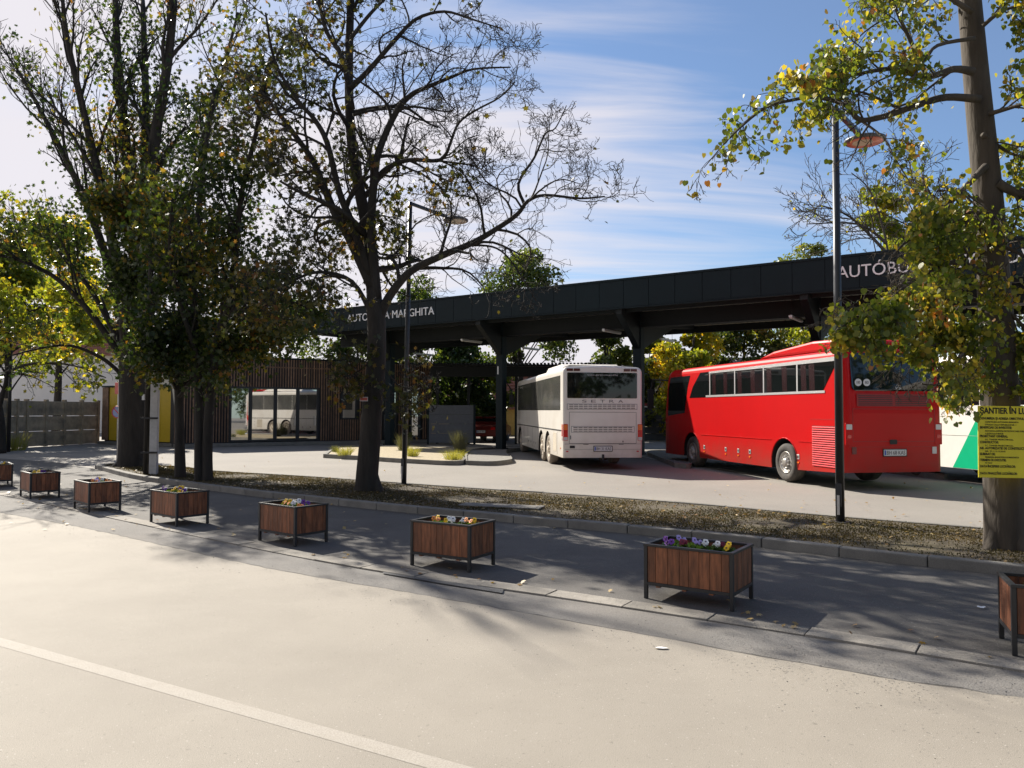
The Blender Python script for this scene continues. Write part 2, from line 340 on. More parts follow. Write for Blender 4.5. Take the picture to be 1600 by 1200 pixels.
# road centre marking
a = G(-120, 969); b = G(0, 1003); c = G(700, 1199); d2 = (c-b).normalized()
mkl = [b-d2*4, c+d2*4]; nn = Vector((-d2.y, d2.x, 0))
sheet('road_marking', [mkl[0]-nn*.06, mkl[1]-nn*.06, mkl[1]+nn*.06, mkl[0]+nn*.06], m_line, .0015)
# cracks / patches
sheet('asphalt_patch', [G(600, 884), G(700, 899), G(790, 912), G(785, 928), G(690, 913), G(598, 897)], M('patch_asphalt', (.09, .09, .092), .9, var=.15, bump=.5, dark=(130, .2)), .009)
def in_poly(x, y, poly):
    c = False; n = len(poly); j = n-1
    for i in range(n):
        if (poly[i][1] > y) != (poly[j][1] > y) and x < (poly[j][0]-poly[i][0])*(y-poly[i][1])/(poly[j][1]-poly[i][1])+poly[i][0]: c = not c
        j = i
    return c
# ------------------------------------------------------------------ leaves
LT = {'star': [(0, -.5, 0), (.12, -.18, .02), (.46, -.2, -.06), (.3, .08, 0), (.36, .36, -.05), (.1, .26, .02), (0, .55, -.03), (-.1, .26, .02), (-.36, .36, -.05), (-.3, .08, 0), (-.46, -.2, -.06), (-.12, -.18, .02)],
      'heart': [(0, -.36, 0), (.2, -.46, -.02), (.4, -.3, -.07), (.42, -.02, -.08), (.25, .28, -.04), (0, .52, .02), (-.25, .28, -.04), (-.42, -.02, -.08), (-.4, -.3, -.07), (-.2, -.46, -.02)],
      'kite': [(0, -.5, .0), (.36, -.05, -.1), (0, .5, .0), (-.36, -.05, -.1)]}
def leaves(name, pts, size, mat, parent=None, seed=1, shape='kite', hang=.3, tint=None, flat=False, var=.35, clump=.9):
    rg = np.random.default_rng(seed); P = np.array([tuple(p) for p in pts], dtype=np.float64).reshape(-1, 3); n = len(P); T = np.array(LT[shape]); k = len(T)
    tip = rg.normal(size=(n, 3)); tip[:, 2] -= hang*2
    if flat: tip[:, 2] *= .12
    tip /= np.linalg.norm(tip, axis=1)[:, None]
    nm = rg.normal(size=(n, 3))
    if flat: nm = nm*.25+np.array([0, 0, 1.])
    nm -= (nm*tip).sum(1)[:, None]*tip; nm /= np.linalg.norm(nm, axis=1)[:, None]+1e-9
    sd = np.cross(tip, nm); s = size*(1+var*rg.uniform(-1, 1, n))
    co = P[:, None, :]+s[:, None, None]*(T[None, :, 0, None]*sd[:, None, :]+T[None, :, 1, None]*tip[:, None, :]+T[None, :, 2, None]*nm[:, None, :])
    me = bpy.data.meshes.new(name); me.vertices.add(n*k); me.vertices.foreach_set('co', co.ravel())
    me.loops.add(n*k); me.loops.foreach_set('vertex_index', np.arange(n*k)); me.polygons.add(n); me.polygons.foreach_set('loop_start', np.arange(n)*k)
    me.update(calc_edges=True)
    if tint is None:
        q = P*clump; t = .5+.2*(np.sin(q[:, 0]*1.7+q[:, 2]*1.1)+np.sin(q[:, 1]*1.9-q[:, 2]*1.6+2))*.7+rg.normal(size=n)*.2
    else:
        q = P*clump*1.6; t = tint+.12*(np.sin(q[:, 0]*1.7+q[:, 2]*1.1)+np.sin(q[:, 1]*1.9-q[:, 2]*1.6+2))+rg.normal(size=n)*.15
    t = np.clip(t, 0, 1); at = me.attributes.new('tint', 'FLOAT', 'POINT'); at.data.foreach_set('value', np.repeat(t, k))
    return put(name, me, mat, parent)
# ------------------------------------------------------------------ tree growing
def shade_ok(p):     # keeps crowns from reaching where the road is sunlit
    q = Vector(p)-sdir*(p[2]/sdir.z)
    if -13.5 < q.x < -6.3 and 13 < q.y < 21.5 and p[2] < 11 and hash((round(p[0], 1), round(p[2], 1))) % 10 < 3: return False
    if q.x < -16 or q.x > 9: return True
    for a, b in zip(bound[:-1], bound[1:]):
        if a.x <= q.x <= b.x: return q.y > a.y+(b.y-a.y)*(q.x-a.x)/(b.x-a.x)-.25
    return True
class Tree:
    def __init__(s, seed, **k):
        s.r = random.Random(seed); s.mb = MB(); s.lp = []
        s.o = dict(maxl=3, n=(6, 5, 4), ang=(35, 45, 50), lr=.55, rr=.5, wander=.22, trop=.08, leaf=lambda p: 1., per=6, spread=.12, minr=.004, droop=0., sides=(7, 5, 4, 3, 3), seg=7, leaf_lvl=2)
        s.o.update(k)
    def path(s, p, d, L, wander, trop):
        o = s.o; n = o['seg']; pts = [p.copy()]; r = s.r
        w = Vector((r.uniform(-1, 1), r.uniform(-1, 1), r.uniform(-1, 1)))
        for i in range(n):
            w = (w*.6+Vector((r.gauss(0, 1), r.gauss(0, 1), r.gauss(0, 1)))*.6)
            d = (d+w*wander+Vector((0, 0, trop))).normalized(); p = p+d*(L/n); pts.append(p.copy())
        return pts
    def grow(s, p, d, L, r0, lvl):
        o = s.o; pts = s.path(p, d, L, o['wander'], o['trop'] if lvl < o['maxl']-1 else o['trop']-o['droop'])
        r1 = max(o['minr']*.7, r0*.3); n = len(pts)
        rad = [max(o['minr'], r0+(r1-r0)*(i/(n-1))) for i in range(n)]
        s.mb.tube(pts, rad, o['sides'][min(lvl, 4)], cap=False)
        s.kids(pts, rad, L, lvl)
    def kids(s, pts, rad, L, lvl, num=None, f0=.2, lscale=1.):
        o = s.o; r = s.r; n = len(pts)
        if lvl >= o['leaf_lvl']:
            for i in range(1, n):
                pr = o['leaf'](pts[i])*o['per']
                if not shade_ok(pts[i]): continue
                k = int(pr)+(1 if r.random() < pr-int(pr) else 0)
                for _ in range(k):
                    q = pts[i-1].lerp(pts[i], r.random()); sp = o['spread']
                    s.lp.append((q.x+r.gauss(0, sp), q.y+r.gauss(0, sp), q.z+r.gauss(0, sp)-sp*.3))
        if lvl >= o['maxl']: return
        num = num or o['n'][min(lvl, len(o['n'])-1)]; ph = r.random()*6.28
        for k in range(num):
            if not shade_ok(pts[min(int((f0+(1-f0)*k/num)*(n-1)), n-1)]): continue
            f = f0+(1-f0)*(k+r.random()*.8)/num; i = min(int(f*(n-1)), n-2); t = f*(n-1)-i
            q = pts[i].lerp(pts[i+1], min(t, 1)); d = (pts[i+1]-pts[i]).normalized(); ph += 2.4+r.uniform(-.5, .5)
            a = R(o['ang'][min(lvl, len(o['ang'])-1)])*r.uniform(.6, 1.3); u = d.orthogonal().normalized(); u.rotate(Quaternion(d, ph))
            nd_ = d*math.cos(a)+u*math.sin(a)
            if 'flat' in o: nd_.y *= o['flat']; nd_.normalize()
            s.grow(q, nd_, L*o['lr']*r.uniform(.6, 1.25)*(1.15-.55*f)*lscale, max(rad[i]*o['rr'], o['minr']), lvl+1)
    def limb(s, pts, r0, r1, num=8, cl=None, n=4, sides=9, lvl=0, f0=.15):
        P = smooth_poly(pts, n)
        for i, p in enumerate(P):
            if i > 4 and p.z > 7 and not shade_ok(p): P = P[:i]; break
        m = len(P); rad = [r0+(r1-r0)*(i/(m-1))**.8 for i in range(m)]
        s.mb.tube(P, rad, sides, cap=True); L = sum((P[i+1]-P[i]).length for i in range(m-1))
        if num: s.kids(P, rad, cl/s.o['lr'] if cl else L, lvl, num, f0)
        return P
    def finish(s, name, label, loc, barkm, leafm, lsize, shape='kite', group=None, hang=.3, cname='crown', **k):
        t = thing(name, label, 'tree', loc, 0, group); off = Vector(loc)
        s.mb.v = [(a-off.x, b-off.y, c-off.z) for a, b, c in s.mb.v]
        me = bpy.data.meshes.new('trunk'); me.from_pydata(s.mb.v, [], s.mb.f); me.update(); put('trunk', me, barkm, t, True)
        if s.lp: leaves(cname, [(a-off.x, b-off.y, c-off.z) for a, b, c in s.lp], lsize, leafm, t, s.r.randint(1, 9999), shape, hang, **k)
        return t
# ------------------------------------------------------------------ canopy of the bus station
TA = -math.atan2(.5688, .8225)
def CW(s, d, z=0.): return Vector((.8225*s+.5688*d, -.5688*s+.8225*d, z))
cs, cd = -12.95, 27.5
can = thing('platform_canopy', 'long anthracite steel canopy on thick columns over the bus bays', 'canopy', CW(cs, cd), TA)
def cb(x0, x1, y0, y1, z0, z1, mb=None, m=0): return (mb or MB()).box(x0-cs, x1-cs, y0-cd, y1-cd, z0, z1, m)
S0, S1, DF, DR = -30.05, 8.0, 25.68, 33.9
mb = MB(); k = S0
while k < S1-.01:
    cb(k+.008, min(k+1.02, S1)-.008, DF, DF+.03, 5.70, 6.70, mb); k += 1.02
cb(S0, S1, DF+.034, DF+.1, 5.69, 6.70, mb)
mb.build('fascia', m_anth, can, bevel=.004)
mb = MB(); cb(S0-.03, S1, DF-.03, DF+.2, 6.70, 6.78, mb); cb(S0-.02, S1, DF-.015, DF+.12, 5.64, 5.69, mb); mb.build('fascia_trim', m_anth, can, bevel=.005)
cb(S0, S0+.05, DF+.1, DR, 5.60, 6.45).build('end_panel', m_anth, can)
cb(S0+.05, S1, DR-.05, DR, 5.60, 6.2).build('rear_panel', m_anth, can)
mb = MB(); cb(S0+.05, S1, DF+.1, DR-.05, 5.80, 6.0, mb); mb.build('roof_deck', m_anth2, can)
mb = MB(); k = S0+.08
while k < S1-.1:
    cb(k, k+.2, DF+.12, DR-.06, 5.745, 5.79, mb); k += .27
mb.build('corrugated_soffit', m_soff, can)
mb = MB(); cb(S0+.3, S1, 27.36, 27.64, 5.12, 5.70, mb); cb(S0+.3, S1, 27.28, 27.72, 5.08, 5.12, mb); cb(S0+.3, S1, 33.3, 33.5, 5.4, 5.7, mb); cb(S0+.3, S1, 26.1, 26.2, 5.55, 5.70, mb)
mb.build('longitudinal_beam', m_anth2, can)
cols = [-26.35, -19.6, -12.95, -6.25, .5, 7.2]
for i, s_ in enumerate(cols):
    mb = MB(); x = s_-cs; mb.box(x-.178, x+.178, -.16, .16, .10, 5.70); c_ = mb.build('column', m_anth, can, bevel=.008)
    mb = MB(); mb.box(x-.23, x+.23, -.22, .22, .10, .135)
    for sx in (-.2, .2):
        for sy in (-.19, .19): mb.box(x+sx-.015, x+sx+.015, sy-.015, sy+.015, .135, .17)
    mb.build('base_plate', m_anth2, c_)
    MB().prism([(-.16, 4.25), (-.75, 4.72), (-1.74, 5.46), (-1.74, 5.74), (5.6, 5.74), (5.6, 5.55), (3.2, 5.35), (.16, 4.25)], 'X', x-.13, x+.13).build('bracket', m_anth2, can, bevel=.01)
    if i == 1: place_text('column_number', '1', m_white, c_, (x-.09, -.163, 3.42), (1, 0, 0), height=.36, extr=.004)
def ctext(name, s, s0, s1, z, h): place_text(name, s, m_white, can, (s0-cs, DF-.002-cd, z), (1, 0, 0), width=s1-s0, height=h, extr=.03)
ctext('lettering', 'AUTOGARA MARGHIȚA'.replace('Ț', 'T'), -27.45, -21.95, 6.06, .35)
ctext('lettering', 'AUTÓBUSZPÁLYAUDVAR', -5.2, .62, 6.04, .37)
# strip lights
def on_z(px, py, z): return G(px, py, z)
for i, (a, b, lab) in enumerate([((721, 530.6), (761, 536.5), 'white strip light hanging left of the column numbered 1'), ((817, 543), (847, 546.5), 'white strip light hanging right of the column numbered 1, in front of the dark tree'),
        ((942.5, 515), (976, 521), 'white strip light hanging above the white bus, left of the middle canopy column'), ((1032, 529), (1058, 533), 'dim strip light hanging between the white bus and the red coach'),
        ((1235, 494), (1262, 502), 'white strip light hanging above the red coach left of its canopy column'), ((647.5, 552), (680, 556), 'white strip light hanging near the slatted building, furthest left'), ((1577, 477), (1606, 482), 'white strip light hanging at the far right behind the linden trunk')]):
    z = 5.02; A = G(a[0], a[1], z); d = Vector((.5688, .8225, 0)); t = thing('strip_light', lab, 'light', A, TA, 'strip lights under the canopy')
    MB().box(-.06, .06, 0, 1.5, -.04, .04).build('housing', m_silver, t, bevel=.01)
    MB().box(-.045, .045, .03, 1.47, -.065, -.041).build('diffuser', M('white_diffuser', (.75, .74, .7), .4, var=.02), t)
    [MB().tube([(0, q, .04), (0, q, .7)], .008, 4).build('hanger', m_dark, t) for q in (.2, 1.3)]
# ------------------------------------------------------------------ buses
def loft_body(L, w, zb, zt, rr, re, rf, lean=0., fl=0., crown=.05, zb_fn=None):
    secs = []; n = 8
    ys = [0.]+[re*(1-math.cos(math.pi/2*i/5)) for i in range(1, 6)]+[L*.25, L*.5, L*.75]+[L-rf*(1-math.sin(math.pi/2*i/5)) for i in range(0, 6)]
    for y in ys:
        ins = 0.
        if y < re: ins = re-math.sqrt(max(re*re-(re-y)**2, 0))
        if y > L-rf: ins = .55*(rf-math.sqrt(max(rf*rf-(y-L+rf)**2, 0)))
        ww = w-ins; zz = zt-ins*(.8 if y < L/2 else 1.3); zl = zb_fn(y) if zb_fn else zb
        pts = [(-ww, zl), (-ww, (zl+zz)/2), (-ww, zz-rr)]
        for k in range(1, 5):
            a = math.pi/2*k/4; pts.append((-ww+rr*(1-math.cos(a)), zz-rr+rr*math.sin(a)))
        pts.append((0, zz+crown)); pts += [(-x, z) for x, z in pts[:-1]][::-1]
        row = []
        for x, z in pts:
            q = max(0, (z-1.6))/(zt-1.6)
            yy = y+(lean*q*q if y < 1. else 0)-(fl*q**1.6 if y > L-2 else 0)*max(0, (y-L+2)/2)
            row.append((x, yy, z))
        secs.append(row)
    bm = bmesh.new(); V_ = [[bm.verts.new(p) for p in r] for r in secs]; m = len(secs[0])
    for a, b in zip(V_[:-1], V_[1:]):
        for k in range(m): bm.faces.new((a[k], a[(k+1) % m], b[(k+1) % m], b[k]))
    bm.faces.new(V_[0][::-1]); bm.faces.new(V_[-1]); bmesh.ops.recalc_face_normals(bm, faces=bm.faces)
    me = bpy.data.meshes.new('body'); bm.to_mesh(me); bm.free(); return me
def cut_arches(me, ycs, w, r=.6, zc=.52, zb=.35):
    o = bpy.data.objects.new('b', me); COL.objects.link(o); mb = MB()
    for yc in ycs:
        for sx in (-1, 1):
            pr = [(yc+r*math.cos(a), zc+r*math.sin(a)) for a in [math.pi*k/14 for k in range(15)]]+[(yc-r, -.4), (yc+r, -.4)]
            mb.prism(pr, 'X', sx*(w+.2), sx*(w-.5))
    c = mb.build('c', None); md = o.modifiers.new('x', 'BOOLEAN'); md.object = c; md.solver = 'EXACT'; md.operation = 'DIFFERENCE'; md.use_self = True
    bpy.context.view_layer.update(); dg = bpy.context.evaluated_depsgraph_get(); r_ = bpy.data.meshes.new_from_object(o.evaluated_get(dg))
    bpy.data.objects.remove(o); bpy.data.objects.remove(c)
    for p in r_.polygons:
        cc = p.center
        if abs(p.normal.z) < .98 or cc.z > .8:
            ins = any(abs(cc.y-yc) < r+.01 and cc.z < zc+r+.02 for yc in ycs) and abs(cc.x) < w-.01 and cc.z > -1 and (abs(p.normal.x) > .9 or abs(cc.x) > w-.6) and cc.y > .3
            if ins and abs(cc.x) < w-.005: p.material_index = 1
        if p.normal.z < -.9 and cc.z < 1.: p.material_index = 1
        if p.center.z < .0: p.material_index = 1
    return r_
def wheel(parent, x, y, r=.5, sx=-1, dual=False, rimm=None, tyrem=None):
    h = .28; mb = MB(); s = sx
    prof = [(r*.56, -.02), (r*.62, .01), (r*.8, .025), (r*.93, .005), (r*.985, -.03), (r, -.07), (r, -h+.05), (r*.97, -h)]
    mb.lathe([(a, b*s) for a, b in prof], 32, (x, y, r), 'X'); w_ = mb.build('wheel', tyrem or m_rub, parent, True)
    mb = MB(); mb.lathe([(a, b*s) for a, b in ((r*.57, -.015), (r*.55, .012), (r*.5, -.02), (r*.47, -.10), (r*.3, -.09), (r*.26, -.04), (r*.22, .03), (r*.17, .05), (.02, .055))], 28, (x, y, r), 'X')
    rim = mb.build('rim', rimm or m_steel, w_, True); mb = MB()
    for k in range(10):
        a = 2*math.pi*k/10; mb.lathe([(.035, -.1*s), (.035, -.088*s)], 10, (x, y+math.cos(a)*r*.385, r+math.sin(a)*r*.385), 'X')
    mb.build('hand_hole', m_dark, rim); mb = MB()
    for k in range(10):
        a = 2*math.pi*(k+.5)/10; mb.lathe([(.016, -.03*s), (.016, .035*s)], 6, (x, y+math.cos(a)*r*.3, r+math.sin(a)*r*.3-.0), 'X')
    mb.build('wheel_nut', m_silver, rim); return w_
def flatx(name, poly, x, mat, parent, th=.006, sx=-1, bevel=0):     # plate on a flank
    return MB().prism(poly, 'X', x, x+sx*th).build(name, mat, parent, bevel=bevel)
def panel(name, x0, x1, z0, z1, y, mat, parent, th=.008, rc=.04, lean=None):
    P = []
    for cx_, cz_, a0 in ((x1-rc, z1-rc, 0), (x0+rc, z1-rc, 90), (x0+rc, z0+rc, 180), (x1-rc, z0+rc, 270)):
        for k in range(4): a = R(a0+30*k); P.append((cx_+rc*math.cos(a), cz_+rc*math.sin(a)))
    mb = MB(); mb.prism(P, 'Y', y-th, y)
    if lean: mb.v = [(a, b+lean(c), c) for a, b, c in mb.v]
    return mb.build(name, mat, parent)
def plate(parent, s, x, z, y, w=.56):
    panel('plate_frame', x-w/2-.02, x+w/2+.02, z-.09, z+.09, y+.004, m_dark, parent, .01, .01)
    p = panel('number_plate', x-w/2, x+w/2, z-.07, z+.07, y, m_plate, parent, .012, .015)
    MB().box(x-w/2+.012, x-w/2+.05, y-.015, y-.012, z-.055, z+.055).build('country_band', M('plate_blue', (.02, .08, .4), .5, var=.02), p)
    place_text('plate_text', s, m_ink, p, (x-w/2+.07, y-.0125, z-.045), (1, 0, 0), width=w-.1, height=.09, extr=.002)
    return p
# --- white bus
rl = Vector((1.57, 23.4)); rz = R(6.7)
def bus_loc(rl, rz, w=1.25): return (rl.x+math.cos(rz)*w, rl.y+math.sin(rz)*w, 0)
wb = thing('coach', 'white touring bus seen from behind, dusty flank, parked beside the column numbered 1', 'bus', bus_loc(rl, rz), rz, 'coaches parked in the bays')
Lw = 12.1
me = loft_body(Lw, 1.25, .366, 3.17, .16, .07, .7, lean=0, fl=.35, crown=.05, zb_fn=lambda y: .366 if y < 3.6 else .34)
me = cut_arches(me, [2.9, 4.35, 10.3], 1.25)
put('body', me, [m_wht, m_dark], wb)
MB().prism([(1.3, 3.20), (1.9, 3.36), (4.6, 3.36), (5.2, 3.20)], 'X', -.95, .95).build('roof_unit', m_wht2, wb, bevel=.03)
MB().box(-1.02, 1.02, .35, 1.28, 3.19, 3.235).build('roof_hatch', m_dark, wb, bevel=.02)
panel('rear_window', -1.12, 1.08, 2.2, 2.99, -.002, m_glass, wb, .01, .03)
pw = panel('side_window', 0, 1, 0, 1, 0, m_glass, wb); bpy.data.objects.remove(pw)
m_gl2 = M('dusty_glass', (.07, .07, .065), .12, var=.2, vs=1.5, spec=.5, ior=1.5, dirt=(.16, .15, .13, .5), ds=1.)
for sx in (-1, 1):
    yy = .45
    for k, ln in enumerate((1.45, 1.55, 1.55, 1.55, 1.55, 1.55, 1.4)):
        flatx('side_window', [(yy+.012, 1.83), (yy+ln-.012, 1.83), (yy+ln-.012, 2.92), (yy+.012, 2.92)], sx*1.2505, m_gl2, wb, .006, sx); yy += ln
    flatx('rub_rail', [(.3, 1.18), (11.3, 1.18), (11.3, 1.215), (.3, 1.215)], sx*1.2505, m_dark, wb, .012, sx)
    for y0 in (.9, 5.2, 6.5, 7.8, 9.0): 
        mb = MB(); mb.box(sx*1.251-.002, sx*1.251+.002, y0, y0+.008, .42, 1.16); mb.build('flap_seam', m_dark, wb)
    for y0 in (5.6, 6.1, 6.9, 7.6): flatx('catch', [(y0, .55), (y0+.06, .55), (y0+.06, .63), (y0, .63)], sx*1.2505, m_dark, wb, .005, sx)
    flatx('side_marker', [(.35, .62), (.45, .62), (.45, .66), (.35, .66)], sx*1.2505, m_amb, wb, .01, sx)
flatx('air_grille', [(1.15, .5), (1.75, .5), (1.75, 1.1), (1.15, 1.1)], -1.2505, M('dusty_grille', (.45, .4, .32), .7, var=.1, bump=.2), wb, .006)
for sx, x0 in ((-1, -1.2), (1, 1.2)):
    for y in (2.9, 4.35, 10.3): wheel(wb, sx*1.2, y, .5, sx, tyrem=M('pale_dusty_tyre', (.2, .17, .14), .9, var=.2), rimm=M('beige_dusty_rim', (.5, .43, .34), .7, var=.1))
for x0, x1 in ((-1.14, -.94), (-.92, -.72), (.66, .86), (.88, 1.08)): panel('upper_tail_light', x0, x1, 3.035, 3.115, -.002, M('dark_red_lens', (.08, .01, .01), .2, var=.02), wb, .012, .01)
place_text('web_address', 'www.garanciasped.hu', M('grey_lettering', (.45, .45, .45), .6, var=.02), wb, (-.5, -.0125, 2.9), (1, 0, 0), width=.97, height=.045, extr=.002)
for i, ch in enumerate('SETRA'): place_text('badge_letter', ch, M('badge_grey', (.16, .16, .17), .4, var=.02), wb, (-.66+i*.287, -.0005, 2.065), (1, 0, 0), width=.15, height=.085, extr=.008)
def grille(x0, x1, z0, z1, nx, nz, name='rear_grille'):
    g = panel(name, x0, x1, z0, z1, -.0015, m_silver if 0 else M('grille_frame_grey', (.3, .3, .3), .6, var=.05), wb, .004, .01)
    panel('grille_plate', x0+.02, x1-.02, z0+.018, z1-.018, -.006, m_wht, g, .003, .01); mb = MB(); dx = (x1-x0-.12)/nx; dz = (z1-z0-.03)/nz
    for i in range(nx):
        for j in range(nz): mb.box(x0+.06+i*dx+.012, x0+.06+(i+1)*dx-.012, -.0125, -.0092, z0+.015+j*dz+dz*.36, z0+.015+j*dz+dz*.72)
    mb.build('slot_pattern', m_dark, g)
grille(-1.13, 1.09, 1.845, 2.03, 14, 3); grille(-1.0, 1.0, 1.14, 1.34, 12, 3)
def outline(x0, x1, z0, z1, y, mat, parent, w=.012):
    mb = MB(); mb.box(x0, x1, y-.003, y, z1-w, z1); mb.box(x0, x1, y-.003, y, z0, z0+w); mb.box(x0, x0+w, y-.003, y, z0+w, z1-w); mb.box(x1-w, x1, y-.003, y, z0+w, z1-w); return mb.build('panel_seam', mat, parent)
m_seam = M('seam_grey', (.13, .13, .13), .8, var=.05)
outline(-1.06, 1.06, .8, 1.775, -.001, m_seam, wb); outline(-1.2, 1.2, .785, .795, -.001, m_seam, wb, .005)
MB().box(-1.2, 1.2, -.004, -.0005, .62, .626).build('bumper_seam', m_seam, wb)
for x0, x1, sx in ((-1.245, -1.1, -1), (1.1, 1.245, 1)):
    h = panel('tail_light', x0, x1, .89, 1.4, .012, m_rlens, wb, .03, .02)
    panel('indicator', x0+.01, x1-.01, 1.22, 1.385, -.0185, m_amb, h, .004, .01); panel('reversing_light', x0+.01, x1-.01, .9, 1.0, -.0185, M('clear_lens', (.5, .5, .5), .2, var=.02), h, .004, .01)
    for z0, z1, mm in ((1.24, 1.39, m_amb), (1.02, 1.23, m_rlens), (.9, 1.0, M('clear_lens', (.5, .5, .5), .2))): flatx('side_lens', [(.07, z0), (.2, z0), (.2, z1), (.07, z1)], sx*1.2502, mm, h, .008, sx)
plate(wb, 'BH 31 KAS', .0, .645, -.012)
panel('black_socket', -1.04, -.88, .66, .74, -.001, m_dark, wb, .01, .01)
for x in (-1.12, 1.1): panel('reflector', x-.035, x+.035, .545, .58, -.001, m_rlens, wb, .012, .005)
mb = MB(); mb.box(-.03, .03, -.05, .02, .33, .47); mb.lathe([(.02, 0), (.035, .03), (.02, .07)], 10, (0, -.04, .26)); mb.build('tow_hitch', m_dark, wb)
mb = MB(); mb.box(.62, .645, -.012, -.001, .84, .89); mb.build('lock', m_dark, wb)
mb = MB(); mb.box(-1.03, -1.0, -.01, -.001, .93, 1.05); mb.build('flap_handle', m_seam, wb)
mb = MB(); mb.box(-.62, -.45, -.008, -.001, .77, .785); mb.box(.5, .65, -.008, -.001, .77, .785); mb.build('hinge', m_seam, wb)
MB().prism([(11.5, 1.5), (12.12, 1.5), (11.93, 3.0), (11.5, 3.0)], 'X', -1.1, 1.1).build('windscreen', m_glass, wb, bevel=.03)
for sx in (-1, 1):
    mb = MB(); mb.tube([(sx*1.15, 11.9, 2.85), (sx*1.4, 12.15, 2.8), (sx*1.42, 12.15, 2.55)], .02, 6); mb.box(sx*1.42-.1, sx*1.42+.1, 12.1, 12.2, 2.1, 2.55); mb.build('mirror', m_dark, wb, bevel=.01)
# --- red coach (and the green and white bus beyond it)
rl = Vector((7.53, 17.3)); rz = R(12)
rb = thing('coach', 'bright red touring coach with silver trimmed windows, parked right of the white one', 'bus', bus_loc(rl, rz, 1.31), rz, 'coaches parked in the bays')
rb.scale = (1.05, 1, 1); Lr = 10.5
me = loft_body(Lr, 1.25, .33, 3.25, .2, .16, .8, lean=.12, fl=.45, crown=.06, zb_fn=lambda y: .33+(max(0, 1.15-y)/1.15)*.09)
me = cut_arches(me, [2.43, 7.87], 1.25); body = put('body', me, [m_red, m_dark], rb)
MB().prism([(.55, 3.27), (.32, 3.40), (.45, 3.52), (1.6, 3.56), (3.4, 3.44), (4.2, 3.28)], 'X', -.98, .98).build('roof_unit', m_red, rb, bevel=.06)
yw = [(.62, 1.81), (1.81, 3.39), (3.39, 4.97), (4.97, 6.54)]
for sx in (-1, 1):
    X = sx*1.2505
    flatx('window_trim', [(.68, 2.25), (6.82, 2.25), (6.82, 2.31), (.68, 2.31)], X, m_silver, rb, .012, sx)
    flatx('window_trim', [(.12, 2.985), (6.6, 2.985), (6.6, 3.045), (.12, 3.085)], X, m_silver, rb, .012, sx)
    for i, (a, b) in enumerate(yw):
        lo = .2 if i == 0 else a+.03
        wn = flatx('side_window', [(a+.03+(.1 if i == 0 else 0), 2.312), (b-.03, 2.312), (b-.03, 2.983), (lo, 2.983)], X, m_glass, rb, .007, sx)
        for q in (b-.4, a+.45): flatx('curtain', [(q, 2.33), (q+.07, 2.33), (q+.085, 2.33), (q+.22, 2.33), (q+.25, 2.96), (q+.02, 2.96)], X+sx*.0072, M('faint_curtain', (.02, .007, .008), .25, var=.7, vs=20, stretch=(1, 6, .3)), wn, .001, sx)
        flatx('window_post', [(b-.028, 2.312), (b+.028, 2.312), (b+.028, 2.983), (b-.028, 2.983)], X, m_silver, rb, .012, sx)
    flatx('front_window', [(6.57, 2.25), (8.0, 2.25), (7.75, 2.6), (7.2, 3.04), (6.62, 3.04)], X, m_glass, rb, .008, sx)
    flatx('cab_window', [(8.4, 1.75), (9.75, 1.65), (9.7, 2.6), (9.5, 2.98), (7.95, 2.98), (8.15, 2.6)], X*.995, m_glass, rb, .012, sx)
    g = flatx('air_louvre', [(.2, .5), (1.2, .5), (1.2, 1.47), (.2, 1.47)], X, M('dark_red_recess', (.12, .002, .003), .6), rb, .004, sx); mb = MB(); nl = 18
    for k in range(nl):
        z = .51+k*.0535; mb.prism([(z, sx*1.255), (z+.034, sx*1.257), (z+.02, sx*1.275)], 'Y', .21, 1.19) if 0 else mb.box(min(sx*1.2545, sx*1.272), max(sx*1.2545, sx*1.272), .21, 1.19, z, z+.03)
    mb.build('louvre_slats', M('highlit_red_slat', (.7, .06, .07), .35, var=.05), g, bevel=.006)  # slat red made pinkish: highlights mixed into the colour
    for za in (1.06, ): flatx('rub_strip', [(.2, za+.0), (1.8, za), (1.8, za+.016), (.2, za+.016)], X, m_red, rb, .012, sx); flatx('rub_strip', [(3.05, za), (7.2, za), (7.2, za+.016), (3.05, za+.016)], X, m_red, rb, .012, sx)
    flatx('panel_seam', [(.2, 1.62), (1.3, 1.62), (1.3, 1.628), (.2, 1.628)], X, M('seam_red', (.25, .01, .01), .5), rb, .003, sx)
    for y in (1.75, 4.1, 4.75, 5.5, 6.9):
        h = MB().box(min(X, X+sx*.01), max(X, X+sx*.01), y, y+.1, .62, .74).build('flap_lock', m_silver, rb, bevel=.003); MB().box(min(X+sx*.0101, X+sx*.014), max(X+sx*.0101, X+sx*.014), y+.025, y+.075, .65, .71).build('keyhole', m_dark, h)
        MB().box(min(X, X+sx*.012), max(X, X+sx*.012), y+.01, y+.09, .52, .56).build('side_marker', m_amb, rb)
    for y in (2.43, 7.87): wheel(rb, sx*1.21, y, .5, sx)
    mb = MB(); a0 = [(2.43 if q == 0 else 7.87) for q in (0, 1)]
    for yc in a0: mb.tube([(sx*1.252, yc+.61*math.cos(R(t)), .52+.61*math.sin(R(t))) for t in range(-14, 195, 12)], .014, 5)
    mb.build('arch_lip', m_red, rb)
    mb = MB(); mb.tube([(sx*1.1, 10.1, 2.9), (sx*1.45, 10.6, 2.95), (sx*1.5, 10.7, 2.6)], .03, 6); mb.box(sx*1.5-.1, sx*1.5+.1, 10.65, 10.77, 1.9, 2.6); mb.build('mirror', m_dark, rb, bevel=.02)
MB().prism([(9.9, 1.4), (10.53, 1.4), (10.42, 2.2), (10.18, 3.0), (9.9, 3.0)], 'X', -1.05, 1.05).build('windscreen', m_glass, rb, bevel=.05)
ln = lambda z: .12*(max(0, z-1.6)/1.65)**2
